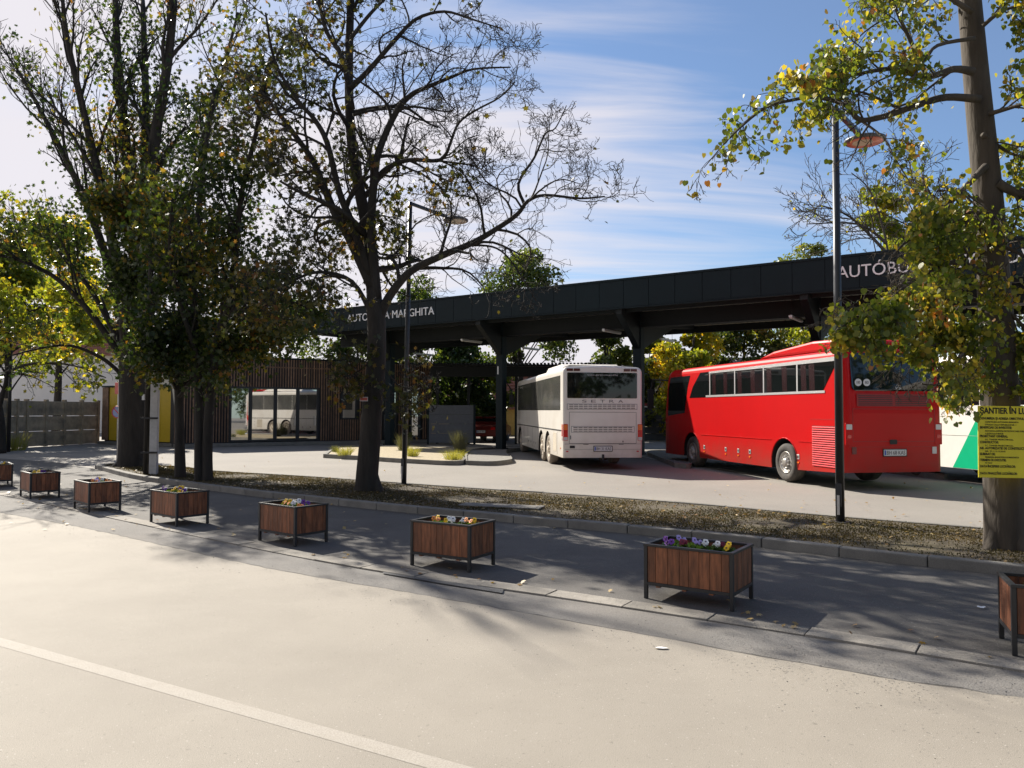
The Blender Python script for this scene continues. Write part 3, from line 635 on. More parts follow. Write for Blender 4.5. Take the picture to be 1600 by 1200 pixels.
panel('rear_window', -1.03, 1.03, 2.29, 3.17, -.002, m_glass, rb, .012, .1, ln)
g = panel('rear_grille', -.92, .92, 1.93, 2.22, -.001, M('grille_dark_red', (.25, .003, .005), .4), rb, .003, .03, ln); mb = MB()
for j in range(6):
    for x0, x1 in ((-.88, -.03), (.03, .88)): mb.box(x0, x1, -.006, -.0045, 1.955+j*.042, 1.972+j*.042)
mb.v = [(a, b+ln(c), c) for a, b, c in mb.v]; mb.build('louvre_slats', m_dark, g)
outline(-1.03, 1.03, 1.12, 1.88, -.0005, M('seam_red', (.25, .01, .01), .5), rb); outline(-1.12, 1.12, 1.0, 1.008, -.0005, M('seam_red', (.25, .01, .01), .5), rb, .004)
for sx in (-1, 1):
    h = panel('tail_light', sx*1.12-.09, sx*1.12+.09, 1.05, 1.55, .02, m_red, rb, .025, .02); panel('reversing_light', sx*1.12-.07, sx*1.12+.07, 1.4, 1.52, -.006, M('clear_lens', (.5, .5, .5), .2), h, .006, .01); panel('brake_light', sx*1.12-.05, sx*1.12+.05, 1.2, 1.28, -.006, m_rlens, h, .008, .02)
panel('rear_lamp', .95, 1.06, .84, 1.0, -.001, M('clear_lens', (.5, .5, .5), .2), rb, .015, .01); panel('rear_lamp', -1.06, -.95, .84, 1.0, -.001, M('dull_red_lens', (.12, .01, .01), .3), rb, .015, .01)
panel('flap_handle', -.12, .06, 1.06, 1.17, -.002, m_dark, rb, .01, .02); plate(rb, 'BH 68 KAS', .0, .87, -.01)
for x, s in ((-.87, '100'), (-.66, '80')):
    mb = MB(); mb.lathe([(.085, 0), (.085, .006)], 24, (x, -.0205+ln(2.48), 2.48), 'Y'); h = mb.build('speed_sticker', m_plate, rb); place_text('sticker_number', s, m_ink, h, (x-.045, -.021+ln(2.48), 2.45), (1, 0, 0), width=.09, height=.06, extr=.002)
mb = MB()
mb.tube([(.12+.06*math.cos(a), -.018+ln(2.38), 2.38+.06*math.sin(a)) for a in [2*math.pi*k/20 for k in range(21)]], .006, 5)
for k in range(3): a = math.pi/2+2*math.pi*k/3; mb.bar((.12, -.018+ln(2.38), 2.38), (.12+.055*math.cos(a), -.018+ln(2.38), 2.38+.055*math.sin(a)), .01, .008, up=(0, 1, 0))
mb.build('ring_emblem', m_silver, rb)
# green bus
rl = Vector((13.5, 11.2)); gb_ = thing('city_bus', 'white bus with green diagonal stripes behind the red coach at the right edge', 'bus', bus_loc(rl, rz), rz, 'coaches parked in the bays')
me = loft_body(12.0, 1.25, .35, 3.3, .18, .08, .5, fl=.3); me = cut_arches(me, [3.2, 10.45], 1.25); put('body', me, [m_wht2, m_dark], gb_)
for sx in (-1, 1):
    X = sx*1.2505
    flatx('diagonal_stripe', [(5.55, 1.955), (4.1, 1.955), (5.6, .36), (8.6, .36), (8.6, .37), (8.55, .4)] if 0 else [(8.1, 1.96), (6.0, 1.96), (7.0, .36), (9.1, .36)], X, m_grn, gb_, .004, sx)
    yy = .6
    for k in range(7):
        f = flatx('side_window', [(yy+.015, 1.99), (yy+1.5, 1.99), (yy+1.5, 2.98), (yy+.015, 2.98)], X, m_glass, gb_, .006, sx)
        if k % 2 == 0: flatx('curtain', [(yy+.4, 2.3), (yy+.75, 2.3), (yy+.62, 2.95), (yy+.3, 2.95)], X+sx*.0062, M('mint_curtain', (.25, .42, .3), .8), f, .002, sx)
        yy += 1.52
    flatx('panel_seam', [(.3, 1.2), (11.5, 1.2), (11.5, 1.208), (.3, 1.208)], X+sx*.0042, M('seam_light', (.3, .4, .35), .8), gb_, .002, sx)
    for y in (3.2, 10.45): wheel(gb_, sx*1.21, y, .48, sx)
panel('rear_window', -1.0, 1.0, 1.9, 2.8, -.002, m_glass, gb_); plate(gb_, 'BH 12 KAS', 0, .7, -.01)
for sx in (-1, 1): panel('tail_light', sx*1.1-.08, sx*1.1+.08, .8, 1.2, -.001, m_rlens, gb_, .02, .02)
MB().prism([(11.2, 1.3), (12.02, 1.3), (11.85, 2.85), (11.2, 2.85)], 'X', -1.1, 1.1).build('windscreen', m_glass, gb_, bevel=.03)
# ------------------------------------------------------------------ yard islands
def island(name, pts, z, matt, wkerb=.14, kz=.14):
    P = smooth_poly(pts+[pts[0]], 5)[:-1]; c = sum((p for p in P), Vector())/len(P)
    bm = bmesh.new(); mb = MB(); n = len(P); inner = [p+(c-p).normalized()*wkerb for p in P]
    i0 = mb.addv([(p.x, p.y, -.05) for p in P]); i1 = mb.addv([(p.x, p.y, kz) for p in P]); i2 = mb.addv([(p.x, p.y, kz) for p in inner]); i3 = mb.addv([(p.x, p.y, 0) for p in inner])
    for k in range(n):
        q = (k+1) % n; mb.face((i0+k, i0+q, i1+q, i1+k)); mb.face((i1+k, i1+q, i2+q, i2+k)); mb.face((i2+k, i2+q, i3+q, i3+k))
    setp(mb.build(name+'_kerb', m_conc), kind='structure'); sheet(name, [(p.x, p.y) for p in inner], matt, z); return inner
isl = island('island_bed', [G(505, 711, .1), G(560, 714, .1), G(640, 719, .1), G(724, 721, .1), CW(-19.75, 24.9), CW(-19.9, 28.5), G(560, 698, .1), G(520, 703, .1)], .11, m_gravel)
pav = island('island_paving', [G(728, 721.5, .1), G(768, 722.5, .1), G(796, 719.5, .1), G(800, 716, .1), CW(-19.0, 27.2), CW(-19.3, 30.8), CW(-20.2, 30.8), CW(-20.3, 26.3)], .11, M('paving_concrete', (.2, .19, .17), .9, var=.15, bump=.3, dark=(60, .2)))
for nm, a, tip in (('bay_island', CW(-12.95, 30), G(1068, 730)), ('bay_island', CW(-6.25, 29.5), G(1458, 746)), ('bay_island', CW(.5, 29.5), G(1900, 770))):
    d = (Vector((a.x, a.y, 0))-tip).normalized(); n = Vector((-d.y, d.x, 0)); w = .45
    b = Vector((a.x, a.y, 0)); island(nm, [tip+n*w*.6, tip-n*w*.6, b-n*w*1.6, b+n*w*1.6], .12, M('paving_concrete', (.2, .19, .17)))
def strip(name, a, b, w, mat, z=.004):
    d = (b-a).normalized(); n = Vector((-d.y, d.x, 0))*w/2; return sheet(name, [a-n, b-n, b+n, a+n], mat, z)
m_bay = M('bay_line_paint', (.55, .53, .47), .8, var=.1)
strip('bay_line', G(1120, 731), G(1236, 752), .12, m_bay, -.006)
strip('bay_line', G(1000, 712), G(1066, 727), .1, m_bay, -.006)
# ------------------------------------------------------------------ station building
fa = Vector((-12.3, 39, 0)); fdir = Vector((.848, .530, 0)); fang = math.atan2(.53, .848)
bd = thing('station_building', 'flat roofed station building clad in brown timber battens with glazed doors', 'building', fa, fang)
def fx(px):   # distance along the facade at a column of the photograph
    t = (px-800)/F; return (t*fa.y-fa.x)/(fdir.x-t*fdir.y)
HB = 4.47; XL, XR = fx(273), fx(674)
gx0, gx1 = fx(359), fx(498); win = (fx(533), fx(558)); dr = (fx(598), fx(621)); dr2 = (fx(641), fx(657))
op = [(gx0, gx1, .2, 2.98), (win[0], win[1], 1.3, 2.8), (dr[0], dr[1], .2, 2.9), (dr2[0], dr2[1], .2, 2.9)]
mb = MB(); mb.box(XL, XR, .06, 6.5, 0, HB-.05); mb.build('wall', M('dark_wall', (.03, .03, .032), .8), bd)
MB().box(XL-.05, XR+.05, -.06, 6.6, HB-.05, HB+.03).build('roof', m_anth, bd)
MB().box(XL-.02, XR+.02, -.5, .058, 0, .16).build('plinth', m_conc, bd)
mb = MB(); x = XL
while x < XR:
    segs = [(.2, HB-.06)]
    for a, b, z0, z1 in op:
        if a-.05 < x < b+.02:
            segs = [(p, q) for s0, s1 in segs for p, q in ((s0, min(s1, z0)), (max(s0, z1), s1)) if q-p > .05]
    for p, q in segs: mb.box(x, x+.055, -.05, .0, p, q)
    x += .135
# side facing the right
y = .1
while y < 6.4: mb.box(XR, XR+.05, y, y+.055, .2, HB-.06); y += .135
mb.box(XL, XR, .0, .05, HB-.5, HB-.44)
mb.build('batten_cladding', m_slat, bd)
def glaz(name, x0, x1, z0, z1, div, tr=None):
    f = MB(); w = .1
    f.box(x0, x1, -.02, .055, z1-w, z1); f.box(x0, x1, -.02, .055, z0, z0+w)
    xs = [x0]+div+[x1]
    for i, x in enumerate(xs):
        a = x if i == 0 else (x-w if i == len(xs)-1 else x-w*.9); f.box(a, a+w*(1.8 if 0 < i < len(xs)-1 else 1), -.021, .054, z0+w, z1-w)
    fr = f.build(name, m_black, bd)
    for i in range(len(xs)-1):
        MB().box(xs[i]+(w if i == 0 else w*.9), xs[i+1]-w*.9, .01, .03, z0+w, z1-w).build('pane', m_mirr, fr)
    return fr
glaz('glazed_door', gx0, gx1, .2, 2.98, [fx(391.5), fx(430.5), fx(465.5)])
glaz('window', win[0], win[1], 1.3, 2.8, []); glaz('door', dr[0], dr[1], .2, 2.9, []); glaz('door', dr2[0], dr2[1], .2, 2.9, [])
mb = MB()
for x in (fx(464), fx(498)-.1): mb.tube([(x-.1, -.08, 1.0), (x-.1, -.08, 1.5)], .015, 6)
mb.build('door_handle', m_silver, bd)
# yellow wing
ya = Vector((-16.2, 37.3, 0)); yb = Vector((-21.45, 40.1, 0)); d = (ya-yb); yl = d.length
yw_ = thing('yellow_annexe', 'low annexe of yellow panels with a brown timber edge, behind the thick trunk', 'building', yb, math.atan2(d.y, d.x))
MB().box(0, yl, .05, 4, 0, 2.95).build('wall', M('dark_wall', (.03, .03, .032), .8), yw_)
MB().box(-.1, yl, -.1, 4.1, 2.96, 3.04).build('roof', m_anth, yw_)
mb = MB(); k = .45
while k < yl-.1: mb.box(k+.008, k+1.0, -.02, .04, .2, 2.95); k += 1.01
mb.build('yellow_panels', m_yel, yw_)
mb = MB()
for k in range(5): mb.box(-.06, -.01, -.05+k*.8, .7+k*.8, .2, 2.95)
mb.box(-.06, .42, -.08, -.03, .2, 2.95); mb.build('timber_edge', m_slat, yw_)
MB().box(-.05, yl, -.3, .0, 0, .15).build('plinth', m_conc, yw_)
# bright tilted gable of the wing roof seen below the canopy end
# small wall and shelter behind column 1
sh = thing('shelter', 'dark open shelter with a corrugated roof left of the column numbered 1', 'shelter', (-4.3, 44, 0), R(-4))
mb = MB(); x = 0
while x < 9.6: mb.box(x, x+.11, -2.6, 3, 4.32, 4.4); x += .2
mb.box(0, 9.7, -2.6, 3, 4.22, 4.31); mb.build('corrugated_roof', m_anth2, sh)
MB().box(0, 9.7, -2.5, -2.38, 3.65, 4.2).build('lintel', m_anth2, sh)
for x in (.4, 2.1, 4.7, 7.3, 9.4): MB().box(x-.07, x+.07, -2.4, -2.25, 0, 4.2).build('post', m_anth2, sh)
sw = thing('screen_wall', 'low grey board screen beside the slatted building, below the shelter', 'wall', (-4.4, 40.5, 0), R(2))
mb = MB()
for k in range(4): mb.box(0, 2.35, 0, .1, .1+k*.5, .59+k*.5)
mb.build('boards', M('blue_grey_board', (.13, .14, .16), .8, var=.1), sw); mb = MB(); mb.box(2.35, 2.47, -.02, .12, 0, 2.14); mb.box(-.1, 0, -.02, .12, 0, 2.14); mb.build('post', m_anth, sw)
# ------------------------------------------------------------------ background houses, walls
def gable_house(name, label, loc, rz, w, d, h, rh, wallm, roofm, wins=(), over=.4):
    t = thing(name, label, 'house', loc, rz); MB().box(0, w, 0, d, 0, h).build('wall', wallm, t)
    mb = MB(); mb.prism([(-over, h-.15), (d/2, h+rh), (d+over, h-.15), (d+over, h-.02), (d/2, h+rh+.15), (-over, h-.02)], 'X', -over, w+over)
    nrow = int(math.hypot(d/2, rh)/.34)
    for side in (0, 1):
        for r_ in range(nrow):
            f = (r_+.5)/nrow; y = -over+(d/2+over)*f; z = h-.02+(rh+.17)*f; y = y if side == 0 else d-y; mb.bar((-over, y, z+.02), (w+over, y, z+.02), .16, .06)
    mb.build('roof', roofm, t)
    for x0, x1, z0, z1 in wins:
        f = MB().box(x0, x1, -.05, .0, z0, z1).build('window', m_plast, t); MB().box(x0+.08, x1-.08, -.06, -.051, z0+.08, z1-.08).build('pane', m_glass, f)
    return t
gable_house('yellow_house', 'yellow house under a red tiled roof glimpsed through the shelter', (-6.5, 56, 0), 0, 16, 8, 2.05, 3.2, M('yellow_render', (.75, .5, .16), .85), m_tile, [(3, 4.2, .9, 2.), (9, 10.2, .9, 2.)])
gable_house('tiled_house', 'cream house with grey tiled roof between the white bus and the red coach', (9.3, 52.5, 0), R(-5), 9, 7, 3.9, 1.7, M('cream_render', (.5, .42, .3), .85), M('grey_tiles', (.22, .22, .25), .7, var=.25, vs=5), [(.5, 1.3, 1.8, 3.3), (2.2, 3.2, 1.8, 3.3)])
gable_house('white_house', 'pale rendered house with a plain wall behind the concrete fence on the left', (-42, 56, 0), R(8), 13, 9, 6.0, 2.5, m_plast, m_tile, [])
rw = thing('grey_fence', 'dark grey boundary wall with a red and white rail behind the bays', 'wall', (7.4, 47, 0), R(-3)); mb = MB()
for k in range(5): mb.box(0, 14, 0, .15, .02+k*.42, .43+k*.42)
mb.build('boards', M('dark_board', (.05, .055, .06), .8), rw); MB().box(0, 14, -.05, .2, 2.14, 2.3).build('top_rail', M('brick_red_rail', (.25, .05, .04), .8), rw); MB().box(0, 14, -.08, -.052, 2.05, 2.12).build('pale_strip', m_plast, rw)
# concrete panel fence on the left
def cfence(a, b, lab, n, h=2.15):
    d = b-a; t = thing('concrete_fence', lab, 'fence', a, math.atan2(d.y, d.x)); L = d.length; w = L/n
    mb = MB()
    for i in range(n):
        for k in range(3): mb.box(i*w+.07, (i+1)*w-.07, .03, .1, .03+k*h/3, .01+(k+1)*h/3-.02)
    mb.build('panels', m_concf, t, bevel=.01)
    for i in range(n+1): MB().box(i*w-.07, i*w+.07, -.02, .16, 0, h+.08).build('post', m_concf, t, bevel=.01)
    return t
f0 = G(42, 699); f1 = Vector((-22.0, 40.6, 0))
cfence(f0, f1, 'weathered concrete panel fence running to the yellow annexe', 4, 2.2)
cfence(G(-60, 708), f0, 'sunlit return of the concrete fence at the far left edge', 6, 2.2)
# red cars hidden in the shade of the shelter
def car(name, label, loc, rz, paint):
    t = thing(name, label, 'car', loc, rz, 'cars behind the station')
    pr = [(0, .35), (0, .75), (.15, .95), (.75, 1.02), (1.25, 1.45), (2.6, 1.48), (3.3, 1.0), (4.15, .85), (4.3, .6), (4.3, .3)]
    MB().prism(pr, 'X', -.86, .86).build('body', paint, t, bevel=.06)
    for sx in (-1, 1): flatx('side_window', [(.85, 1.02), (1.3, 1.38), (2.5, 1.40), (3.1, 1.02)], sx*.861, m_glass, t, .004, sx)
    MB().box(-.65, .65, .93, .97, 1.1, 1.36).build('rear_window', m_glass, t); plate(t, 'BH 07 MRG', 0, .62, -.01, .5)
    for sx in (-1, 1):
        MB().box(sx*.7-.12, sx*.7+.12, -.015, .02, .72, .86).build('tail_light', m_rlens, t)
        for y in (.8, 3.4): wheel(t, sx*.84, y, .31, sx)
car('parked_car', 'dark red car parked in the deep shade behind the column numbered 1', (-1.75, 43.2, 0), R(-12), M('maroon_paint', (.14, .02, .015), .3, coat=.4))
car('parked_car', 'red car glimpsed between the column numbered 1 and the white bus', (.9, 46.8, 0), R(-60), M('red_car_paint', (.3, .03, .02), .3, coat=.4))
# ------------------------------------------------------------------ flower boxes
FC = {'yellow': (.85, .55, .01), 'white': (.8, .8, .78), 'purple': (.16, .04, .32), 'orange': (.8, .28, .05), 'lilac': (.5, .4, .75), 'maroon': (.2, .01, .04)}
FM = {k: M('petal_'+k, v, .6, var=.08) for k, v in FC.items()}
m_heart = M('pansy_heart', (.05, .01, .04), .7); m_leafP = leafmat('pansy_leaves', [(0, (.03, .07, .015)), (1, (.07, .13, .03))], .3)
def pansy_src(colr, seed):
    r = random.Random(seed); t = thing('pansy', None, None); lp = []
    for i in range(44): a = r.random()*6.28; q = r.random()*.075; lp.append((q*math.cos(a), q*math.sin(a), .005+r.random()*.06))
    leaves('foliage', lp, .04, m_leafP, t, seed, 'heart', -.2)
    for b in range(3):
        a = r.random()*6.28; c = Vector((math.cos(a)*.03, math.sin(a)*.03-.015, .07+b*.018)); fwd = Vector((r.uniform(-.5, .2), -1, r.uniform(.2, .9))).normalized(); u = fwd.cross(Vector((0, 0, 1))).normalized(); w = u.cross(fwd)
        mb = MB()
        for k in range(5):
            ang = R(90+72*k+(36 if 1 else 0)); cc = c+(u*math.cos(ang)+w*math.sin(ang))*.016+fwd*.001*k
            mb.face([mb.addv([cc+(u*math.cos(q)+w*math.sin(q))*.0155+fwd*(.003*math.cos(2*q))])for q in [2*math.pi*j/8 for j in range(8)]])
        bl = mb.build('blossom', FM[colr], t); mb = MB(); mb.face([mb.addv([c+(u*math.cos(q)+w*math.sin(q))*.008+fwd*.008]) for q in [2*math.pi*j/7 for j in range(7)]]); mb.build('heart', m_heart, bl)
        MB().tube([c-fwd*.002, c-Vector((0, 0, .03)), Vector((0, 0, .0))], .0025, 4).build('stem', m_leafP, t)
    return t
PS = {k: pansy_src(k, i+3) for i, k in enumerate(FC)}; PU = {k: False for k in FC}
def copy_tree(o, parent=None):
    c = o.copy(); COL.objects.link(c)
    if parent: c.parent = parent
    for ch in list(o.children): copy_tree(ch, c)
    return c
def planter(a, b, label, where, flowers, L=.83, D=.5, seed=1, turn=3.5):
    ang = math.atan2(b.y-a.y, b.x-a.x)-R(turn); b = G(*b) if isinstance(b, tuple) else b; a = b-Vector((math.cos(ang), math.sin(ang), 0))*L; t = thing('flower_box', label, 'planter', (a.x, a.y, .006), ang, 'wooden flower boxes along the edge of the footway')
    H = .50; q = .035; rg = random.Random(seed)
    for x in (0, L-q):
        for y in (0, D-q): MB().box(x, x+q, y, y+q, 0, H).build('leg', m_black, t, bevel=.003)
    for z0, z1 in ((.13, .16), (H, H+.022)):
        mb = MB()
        o = .004 if z0 > .3 else -.001
        e = q if z0 < .3 else 0
        mb.box(-o+e, L+o-e, -o, q, z0, z1); mb.box(-o+e, L+o-e, D-q, D+o, z0, z1); mb.box(-o, q, q, D-q, z0, z1); mb.box(L-q, L+o, q, D-q, z0, z1)
        mb.build('lower_frame' if z0 < .3 else 'top_rim', m_black, t, bevel=.002)
    mb = MB(); x = q+.002
    while x < L-q-.02:
        w = min(rg.uniform(.075, .13), L-q-x-.002)
        for y0 in (.006, D-.026): mb.box(x+.0015, x+w-.0015, y0, y0+.02, .161, H-.002)
        x += w
    y = q+.002
    while y < D-q-.02:
        w = min(rg.uniform(.06, .1), D-q-y-.002)
        for x0 in (.006, L-.026): mb.box(x0, x0+.02, y+.0015, y+w-.0015, .161, H-.002)
        y += w
    mb.build('planks', m_wood, t, bevel=.003)
    mb = MB(); mb.box(.03, L-.03, .03, D-.03, .14, .16)
    for k in range(3): mb.box(.12+k*.26, .16+k*.26, .01, D-.01, .115, .13)
    mb.build('bottom_boards', m_wood, t)
    bm = bmesh.new(); bmesh.ops.create_grid(bm, x_segments=14, y_segments=10, size=.5)
    for v in bm.verts: v.co = Vector(((v.co.x+.5)*(L-.06)+.03, (v.co.y+.5)*(D-.06)+.03, H-.075+rg.uniform(-.012, .015)))
    me = bpy.data.meshes.new('soil'); bm.to_mesh(me); bm.free(); put('soil', me, M('potting_soil', (.025, .018, .012), .95, var=.4, vs=20, bump=.8), t)
    ca, sa = math.cos(ang), math.sin(ang)
    flowers = sorted(flowers, key=lambda q: q[1]); tot = {}; seen = {}
    for cn, _, _ in flowers: tot[cn] = tot.get(cn, 0)+1
    for i, (cn, fx_, fy) in enumerate(flowers):
        x = .1+fx_*(L-.2); y = .1+fy*(D-.2); o = PS[cn] if not PU[cn] else copy_tree(PS[cn]); PU[cn] = True
        s = rg.uniform(.8, 1.1); o.location = (a.x+x*ca-y*sa, a.y+x*sa+y*ca, H-.062); o.rotation_euler = (0, 0, rg.uniform(-.7, .7)); o.scale = (s, s, s)
        k = seen.get(cn, 0); seen[cn] = k+1; n_ = tot[cn]
        od = '' if n_ == 1 else ('leftmost ' if k == 0 else 'rightmost ' if k == n_-1 else ('middle ' if n_ == 3 else ['', 'second ', 'third ', 'fourth ', 'fifth '][k]))
        setp(o, '%s%s pansy in the flower box %s' % (od, cn, where), 'flower', '%s pansies in the box %s' % (cn, where))
rg = random.Random(77)
def fl(seq): 
    n = len(seq); return [(c, (i+.5)/n+rg.uniform(-.04, .04), rg.uniform(.15, .85)) for i, c in enumerate(seq)]
PL = [((1004, 941), (1146, 957), 'flower box with worn orange brown planks and lilac and white pansies, nearest whole one', 'with the nearest orange brown planks', ['purple', 'lilac', 'maroon', 'lilac', 'white', 'white', 'maroon', 'yellow']),
      ((642, 885.5), (734, 896), 'flower box with yellow, white and orange pansies, below the lawn between the two lamps', 'below the lawn between the two lamps', ['yellow', 'orange', 'white', 'yellow', 'white', 'white', 'orange', 'yellow']),
      ((398, 845.6), (460.5, 855.5), 'flower box in front of the bare tree, with yellow and white pansies', 'in front of the bare tree', ['yellow', 'yellow', 'orange', 'white', 'white', 'purple', 'orange']),
      ((228, 817), (275, 824.5), 'flower box in front of the two slender trunks, crowded with yellow pansies', 'in front of the slender trunks', ['purple', 'yellow', 'yellow', 'yellow', 'white', 'purple', 'yellow', 'yellow']),
      ((107.5, 795), (137.5, 802), 'flower box with purple, yellow and orange pansies, left of the thickest trunk', 'left of the thickest trunk', ['purple', 'white', 'yellow', 'lilac', 'purple', 'orange', 'orange']),
      ((25, 775.7), (46, 781.0), 'flower box with yellow and white pansies, second from the left edge of the photo', 'second from the left edge', ['yellow', 'white', 'purple', 'yellow', 'white', 'yellow']),
      ((-36, 757.5), (-24, 762.8), 'flower box cut by the left edge of the photo', 'cut by the left edge', ['yellow', 'yellow', 'white', 'yellow', 'yellow'])]
for i, (a, b, lab, wh, f) in enumerate(PL): planter(G(*a), G(*b), lab, wh, fl(f), L=.87 if i == 0 else .83, D=.6 if i == 0 else .54, seed=i+1, turn=9 if i == 0 else 3.5)
a = G(1582, 1026); planter(a, a+Vector((.765, -.32, 0)), 'flower box cut by the right edge of the photo', 'cut by the right edge', fl(['white', 'purple', 'yellow']), seed=9, turn=0)
# ------------------------------------------------------------------ street lamps
def lamp(base, h, arm_dir, arm, rise, label, lean=0., r=.06, headr=.3, lit=False):
    t = thing('street_lamp', label, 'street lamp', base, math.atan2(arm_dir[1], arm_dir[0]), 'street lamps on the grass strip'); t.rotation_euler = (0, lean, math.atan2(arm_dir[1], arm_dir[0]))
    MB().tube([(0, 0, 0), (0, 0, h)], [r, r*.78], 14).build('pole', M('dark_lamp_paint', (.035, .038, .045), .4, metal=.3), t, True)
    mb = MB(); mb.box(-.13, .13, -.13, .13, -.02, .015); mb.build('base_plate', m_dark, t, bevel=.005)
    MB().box(-r-.004, -r+.01, -.045, .045, .25, .6).build('hatch', M('dark_lamp_paint', (.03, .03, .03)), t)
    MB().box(-r-.012, -r-.004, -.02, .02, .12, .42).build('silver_marker', m_silver, t)
    MB().bar((-.03, 0, h-.03), (arm-headr*.9, 0, h-.03+rise*(arm-headr*.9)), .075, .07).build('arm', M('dark_lamp_paint', (.03, .03, .03)), t, bevel=.01)
    mb = MB(); mb.lathe([(.05, .06), (headr*.7, .05), (headr, .012), (headr, -.02), (headr*.93, -.035)], 32, (arm, 0, h-.03+rise*arm)); hd = mb.build('lamp_head', M('lamp_head_grey', (.09, .09, .1), .45, metal=.3), t, True)
    hd2 = MB().lathe([(headr*.86, 0), (headr*.84, -.012)], 32, (arm, 0, h-.03+rise*arm-.034)).build('diffuser', M('lamp_diffuser' if not lit else 'reddish_disc_glass', (.55, .5, .42) if not lit else (.62, .16, .1), .35, var=.2, vs=4), hd, True)
    if lit: hd2 = MB().lathe([(headr*.5, 0), (headr*.48, -.008)], 24, (arm-.04, .03, h-.03+rise*arm-.045)).build('led_plate', M('pale_led_plate', (.5, .42, .3), .4), hd)
    return t
p1 = G(631, 757, .1); p1t = V(640, 314, p1.y); lamp(p1, p1t.z-.1, (.73, .68), 1.36, -.1, headr=.31, label= 'street lamp with a dark pole and disc head, left one, beside the bare tree', lean=.018)
p2 = G(1313, 816, .1); p2t = V(1305.5, 168, p2.y); lamp(p2, p2t.z-.1, (.68, .73), 1.36, -.1, label= 'street lamp with a reddish disc glass, in front of the red coach', r=.066, headr=.33, lit=True, lean=-.002)
bl = G(13, 706); t = thing('lamp_post', 'thin black lantern post by the fence at the far left', 'street lamp', bl)
MB().tube([(0, 0, 0), (0, 0, 5.1)], [.08, .05], 10).build('pole', m_black, t, True)
mb = MB(); mb.lathe([(.05, 5.05), (.19, 5.2), (.2, 5.42), (.17, 5.44)], 16); mb.build('lantern', M('lantern_glass', (.5, .5, .48), .3), t, True); MB().lathe([(.24, 5.44), (.2, 5.5), (.03, 5.56)], 16).build('lantern_cap', m_black, t, True)
# sign post, utility poles
sp = G(183, 727, .0); t = thing('sign_post', 'thin grey post carrying a small red sign and a round sign, beside the thick trunk', 'sign', sp, R(-12))
MB().tube([(0, 0, 0), (0, 0, 2.75)], .03, 8).build('post', m_zinc, t, True)
mb = MB(); mb.lathe([(.2, 0), (.2, .012)], 24, (0, -.05, 1.72), 'Y'); ds = mb.build('round_sign', m_plate, t)
MB().lathe([(.17, 0), (.17, .004)], 24, (0, -.0545, 1.72), 'Y').build('blue_disc', M('sign_blue', (.25, .3, .5), .5), ds)
mb = MB(); mb.tube([(.185*math.cos(a), -.058, 1.72+.185*math.sin(a)) for a in [2*math.pi*k/24 for k in range(25)]], .014, 5); mb.bar((-.13, -.06, 1.85), (.13, -.06, 1.59), .03, .004, up=(0, 1, 0)); mb.build('red_ring', M('sign_red', (.6, .05, .05), .5), ds)
MB().box(-.11, .11, -.045, -.033, 2.3, 2.68).build('red_sign', M('sign_red_faded', (.65, .16, .14), .5), t, bevel=.004)
u = G(241, 741, .1); t = thing('utility_pole', 'pale concrete utility pole just right of the thick trunk', 'pole', u)
MB().prism([(-.1, -.1), (.1, -.1), (.06, .1), (-.06, .1)], 'Z', 0, 3.3).build('concrete_stub', M('pale_concrete', (.42, .41, .4), .85, var=.15, bump=.3), t, bevel=.01)
MB().tube([(-.22, 0, 0), (-.2, 0, 4.0), (-.19, 0, 8.3)], [.075, .07, .055], 10).build('timber_mast', m_bark, t, True)
mb = MB(); mb.box(-.32, .12, -.13, -.1, 1.45, 1.5); mb.box(-.32, .12, -.13, -.1, .55, .6); mb.build('clamp', m_dark, t); MB().box(-.31, -.24, -.12, -.08, 1.95, 2.1).build('small_plate', m_plate, t)
# ------------------------------------------------------------------ trees
def pl(Y, pts, dy=None):   # limb from photograph columns at a depth, leaning in depth by dy
    n = len(pts); dy = dy or [0]*n
    if isinstance(dy, (int, float)): dy = [dy*(i/(n-1))**1.2 for i in range(n)]
    return [V(x, y, Y+dy[i]) for i, (x, y) in enumerate(pts)]
QL = 1.0
def imgx(p): return 800+F*p.x/p.y
def imgy(p): return HZ-F*(p.z-CAMH)/p.y
# A: thick trunk with a fan of upright limbs
YA = G(208, 728, .1).y; bA = G(208, 728, .1)
def leafA(p):
    y = imgy(p); x = imgx(p)
    if y > 590 or x > 420 or y < -15 or x < -25: return 0
    if x < 170 and y > 560: return .25
    base = (1.45 if x < 260 else .85) if y > 300 else (.38 if y > 120 else .25)
    if x < 130 and y < 330: base *= .5
    return base
A = Tree(11, n=(7, 7, 5), ang=(26, 30, 42), lr=.55, wander=.12, trop=.1, leaf=leafA, per=1.3, spread=.24, minr=.008, maxl=3, leaf_lvl=2, seg=6, rr=.5)
A.limb([bA+Vector((0, 0, -.1)), bA+Vector((0, 0, .35))]+pl(YA, [(209, 640), (208, 575), (209, 520)]), .47, .38, 0, sides=16)
A.limb([bA+Vector((-.42, -.1, -.1)), bA+Vector((-.22, 0, .3)), bA+Vector((-.15, 0, 1.6))], .2, .12, 0, sides=8); A.limb([bA+Vector((.42, -.2, -.1)), bA+Vector((.2, -.05, .5)), bA+Vector((.1, 0, 1.6))], .2, .12, 0, sides=8)
